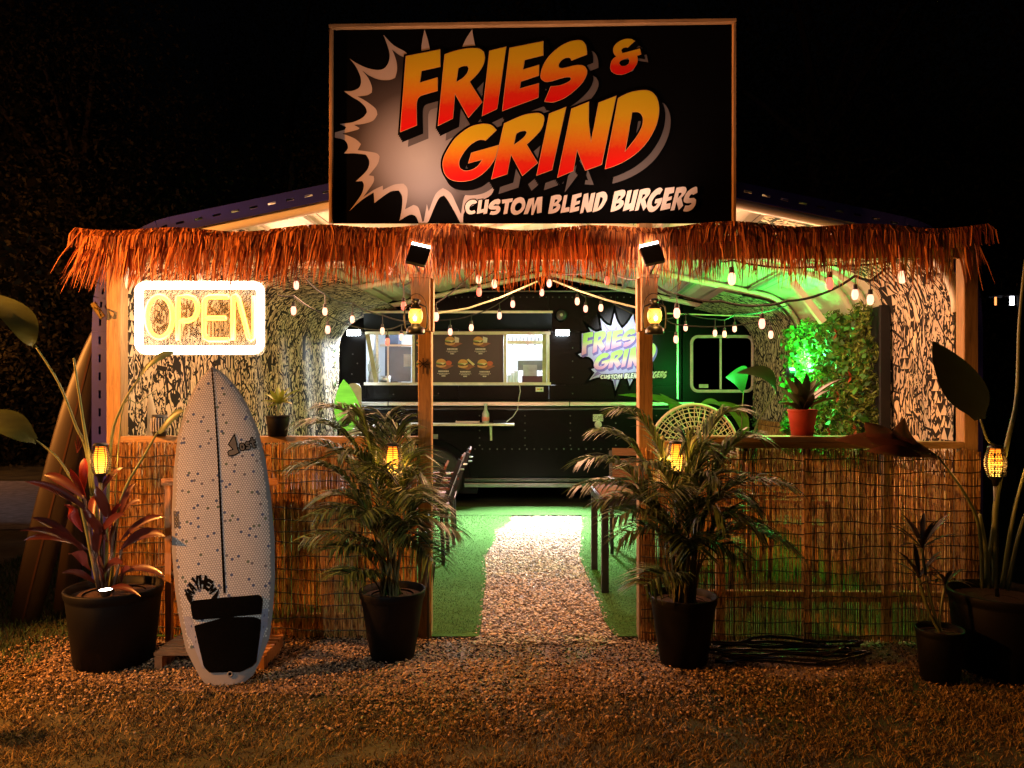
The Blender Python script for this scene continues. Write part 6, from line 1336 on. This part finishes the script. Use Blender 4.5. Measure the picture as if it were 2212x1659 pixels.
# door hinge, star-shaped stain on the left post
# clip on the left outside
t = thing('clip_bracket', P(213, 672, 4.68), 'small shiny clip on the outer left post above the leaning boards', 'bracket'); mb = MB(); mb.beam(P(201, 655, 4.66), P(222, 686, 4.66), .035, .02, up=(0, 1, 0), bev=.005); mb.tube([P(204, 664, 4.64), P(214, 670, 4.63), P(219, 684, 4.64)], .006, 5); obj('clip', mb, mat('brassy_metal', (.45, .33, .1), .25, .9), t)
hs_ = FP(914, 786, 4.598); t = obj('burn_mark', MB(), m_dark, ctl) if False else None
mb = MB()
for k, (dx_, dz_) in enumerate(((0, .035), (.03, .02), (.035, -.005), (.02, -.022), (-.02, -.02), (-.032, .0), (-.026, .022), (0, -.06))):
    mb.beam(hs_ + Vector((0, -.001, 0)), hs_ + Vector((dx_, -.001, dz_)), .006, .003, up=(0, 1, 0))
obj('painted_star', mb, mat('dark_brown_stain', (.03, .012, .006), .8), ctl)

# ================================================================== BACKGROUND
m_leafy = mat('distant_tree_leaf', (.06, .05, .022), .9, island=.3, var=.3, trans=.25, spec=0); m_bark = mat('tree_bark', (.05, .035, .022), .9, bmp=.5)
def tree(label, x, y, h, r, n, leaf=.28, z0=.25, name='tree', aspect=.55, m=None, mid=None):
    t = thing(name, (x, y, 0), label, 'tree'); mb = MB(); tp = Vector((x + random.uniform(-.4, .4), y, h * .75)); mb.tube([(x, y, 0), (x + .1, y, h * .3), tp], [r * .09, r * .07, r * .03], 8); obj('trunk', mb, m_bark, t, smooth=True)
    mb = MB(); cl_ = []
    for k in range(16):
        a = random.uniform(0, 6.28); rr_ = r * random.uniform(.25, .85); e = Vector((x + rr_ * math.cos(a), y + rr_ * math.sin(a), h * random.uniform(z0 + .08, .95))); s_ = Vector((x, y, e.z * .7)); mb.tube([s_, s_.lerp(e, .5) + Vector((0, 0, .15)), e], [r * .03, r * .02, r * .008], 5); cl_.append(e)
    obj('limbs', mb, m_bark, t)
    cs_ = np.array([c_[:] for c_ in cl_]); idx = rng.integers(0, len(cs_), n); C_ = cs_[idx] + rng.normal(0, 1, (n, 3)) * np.array([r * .22, r * .22, h * .085]); V_, F_ = leaf_cloud(C_, leaf, aspect); obj('crown', np_mesh('crown', V_, F_), m or m_leafy, t, kind='stuff')
    return t
tree('leafy tree whose lit branches enter the picture at the far left edge', -7.35, 8.6, 5.6, 2.0, 5500, .16, .35)
for x, y, h, r, lab in ((-9.5, 17, 10.5, 3.6, 'tall dark tree at the left edge beyond the gravel road'), (-5.6, 19, 9.5, 3.0, 'dark tree left of the canopy roof with sky gaps beside it'), (-14, 20, 13, 4.5, 'big dark tree farthest left'), (-1.2, 22, 11.5, 3.4, 'tall dark tree hidden behind the billboard'), (3.2, 23, 11, 3.5, 'dark tree behind the truck'), (8.5, 21, 13, 4.6, 'dark tree right of the billboard'), (14.5, 19, 12, 4.5, 'dark tree at the right edge'), (11.5, 26, 16, 5, 'tallest dark tree at the back right'), (-8, 27, 17, 5.5, 'tallest dark tree at the back left'), (2.5, 30, 19, 6, 'very tall tree behind the billboard'), (-3.5, 24, 14, 3.2, 'slim tall tree left of the billboard')):
    tree(lab, x, y, h, r, 34000 if x < 0 else 16000, .11 if x < 0 else .16, .12)
n_ = 60000; C_ = np.stack([rng.uniform(-26, 24, n_), rng.uniform(15, 17.5, n_), rng.random(n_) ** 1.5 * 2.6], 1); V_, F_ = leaf_cloud(C_, .16, .5); obj('undergrowth', np_mesh('undergrowth', V_, F_), m_leafy, kind='stuff')
# distant porch lamp
pc = P(2166, 655, 9.5); t = thing('porch_lamp', pc, 'small distant lamp glowing white beyond the right edge of the canopy', 'lamp')
mb = MB(); mb.lathe([(.0001, .28), (.02, .27), (.03, .12), (.16, .1), (.16, .085)], pc, 12); mb.lathe([(.15, -.04), (.15, -.06), (.0001, -.06)], pc, 12); obj('cap', mb, m_blk, t)
mb = MB(); mb.box(pc + Vector((.08, -.05, .02)), (.045, .02, .12)); obj('white_tube', mb, emat('distant_white_tube', (.9, .9, 1), 4), t); mb = MB(); mb.box(pc + Vector((-.12, -.05, .02)), (.015, .02, .10)); obj('amber_tube', mb, emat('distant_amber', (1, .3, .08), 1.5), t)
mb = MB(); mb.tube([(pc.x + .2, pc.y, 0), (pc.x + .2, pc.y, pc.z + .25), (pc.x, pc.y, pc.z + .28)], .03, 8); obj('post', mb, m_blk, t)

# ================================================================== LAMPS OUT OF SHOT AND UNDER THE CANOPY
def lamp_post(name, loc, label, energy, col, r=.08, h=None):
    t = thing(name, (loc[0], loc[1], 0), label, 'lamp'); mb = MB(); mb.tube([(loc[0], loc[1], 0), (loc[0], loc[1], loc[2] - .1)], .03, 8); obj('post', mb, m_blk, t)
    mb = MB(); mb.lathe([(.0001, -.07), (.05, -.05), (.07, 0), (.05, .05), (.0001, .07)], loc, 12); obj('globe', mb, emat(name + '_globe', col, 8), t, smooth=True); point(name + '_light', Vector(loc) + Vector((0, 0, -.16)), energy, col, r)
lamp_post('garden_lamp', (-4.9, 3.3, 2.4), 'warm garden lamp just outside the left edge', 25, (1, .34, .06))
spot('garden_lamp_beam', (-4.8, 3.3, 2.3), (0, 4.35, .75), 980, (1, .34, .06), 78, .5, .07)
lamp_post('bollard_lamp', (-2.55, 3.3, .38), 'low warm bollard lamp in the grass just outside the left edge', 9, (1, .42, .10), .04)
lamp_post('added_fill_lamp', (-2.6, -2.2, 3.4), 'neutral fill lamp added behind the camera', 12, (1, .88, .74))  # added fill for the surfboard face, no known lamp stands here
spot('added_fill_beam', (-2.6, -2.05, 3.3), (-1.55, 4.0, .75), 250, (.86, .94, 1), 24, .9, .08)
lamp_post('yard_lamp', (-8.6, 8.8, 3.0), 'cool yard lamp by the gravel road outside the left edge', 60, (.8, .85, 1))
lamp_post('added_tree_lamp', (-9.5, 12.5, 3.2), 'orange lamp added outside the left edge to tint the trees', 170, (1, .36, .10))  # added to turn the left tree crowns brown in place of haze
# green flood at the plant wall
gc = Vector((2.56, 7.0, 1.66)); t = thing('green_floodlight', gc, 'small floodlight glowing bright green on the plant wall behind the red pot', 'floodlight')
mb = MB(); mb.lathe([(.0001, 0), (.05, 0), (.055, -.05), (.0001, -.06)], gc, 16, M=Matrix.Rotation(R(90), 3, 'Y')); obj('housing', mb, m_blk, t); mb = MB(); mb.lathe([(.0001, .004), (.046, .004)], gc, 16, M=Matrix.Rotation(R(90), 3, 'Y')); obj('lens', mb, emat('green_lens', (.05, 1, .28), 2.2), t)
point('green_light', gc + Vector((.03, -.05, .09)), 88, (.05, 1, .12), .04)
# added white spot, stands in for a bright reflection on the truck emblem
ec = Vector((1.45, 8.0, 2.62)); t = thing('added_emblem_spot', ec, 'small spotlight added on the ceiling to brighten the truck emblem', 'spotlight'); mb = MB(); mb.lathe([(.0001, .03), (.03, .03), (.035, -.05), (.0001, -.05)], ec, 12); obj('housing', mb, m_blk, t)
spot('added_emblem_beam', ec + Vector((0, .06, -.06)), T(1350, 744), 105, (.92, .95, 1), 34, .8, .02)
# inside the truck
area('truck_ceiling_light', (T(960, 0).x, TY + .7, 2.5), (T(960, 0).x, TY + .7, 0), 1.9, 34, (.85, .93, 1), size_y=.3)
area('truck_ceiling_light', (T(1130, 0).x, TY + .75, 2.5), (T(1130, 0).x, TY + .75, 0), .5, 26, (.9, .95, 1), size_y=.3)
# bulbs' shared warm glow under the roof
for x, y, z, e in ((-1.5, 5.5, 2.2, 30), (.12, 4.85, 1.95, 52), (.2, 6.3, 2.3, 34), (1.75, 5.2, 2.2, 36), (-.2, 7.9, 2.3, 8)): point('bulb_glow', (x, y, z), e, (1, .47, .26), .22)
# neon side glow
if False: area('neon_glow_back', FP(432, 685, NY + .06), FP(432, 685, NY + 1), .75, 16, (1, .82, .55), size_y=.4)
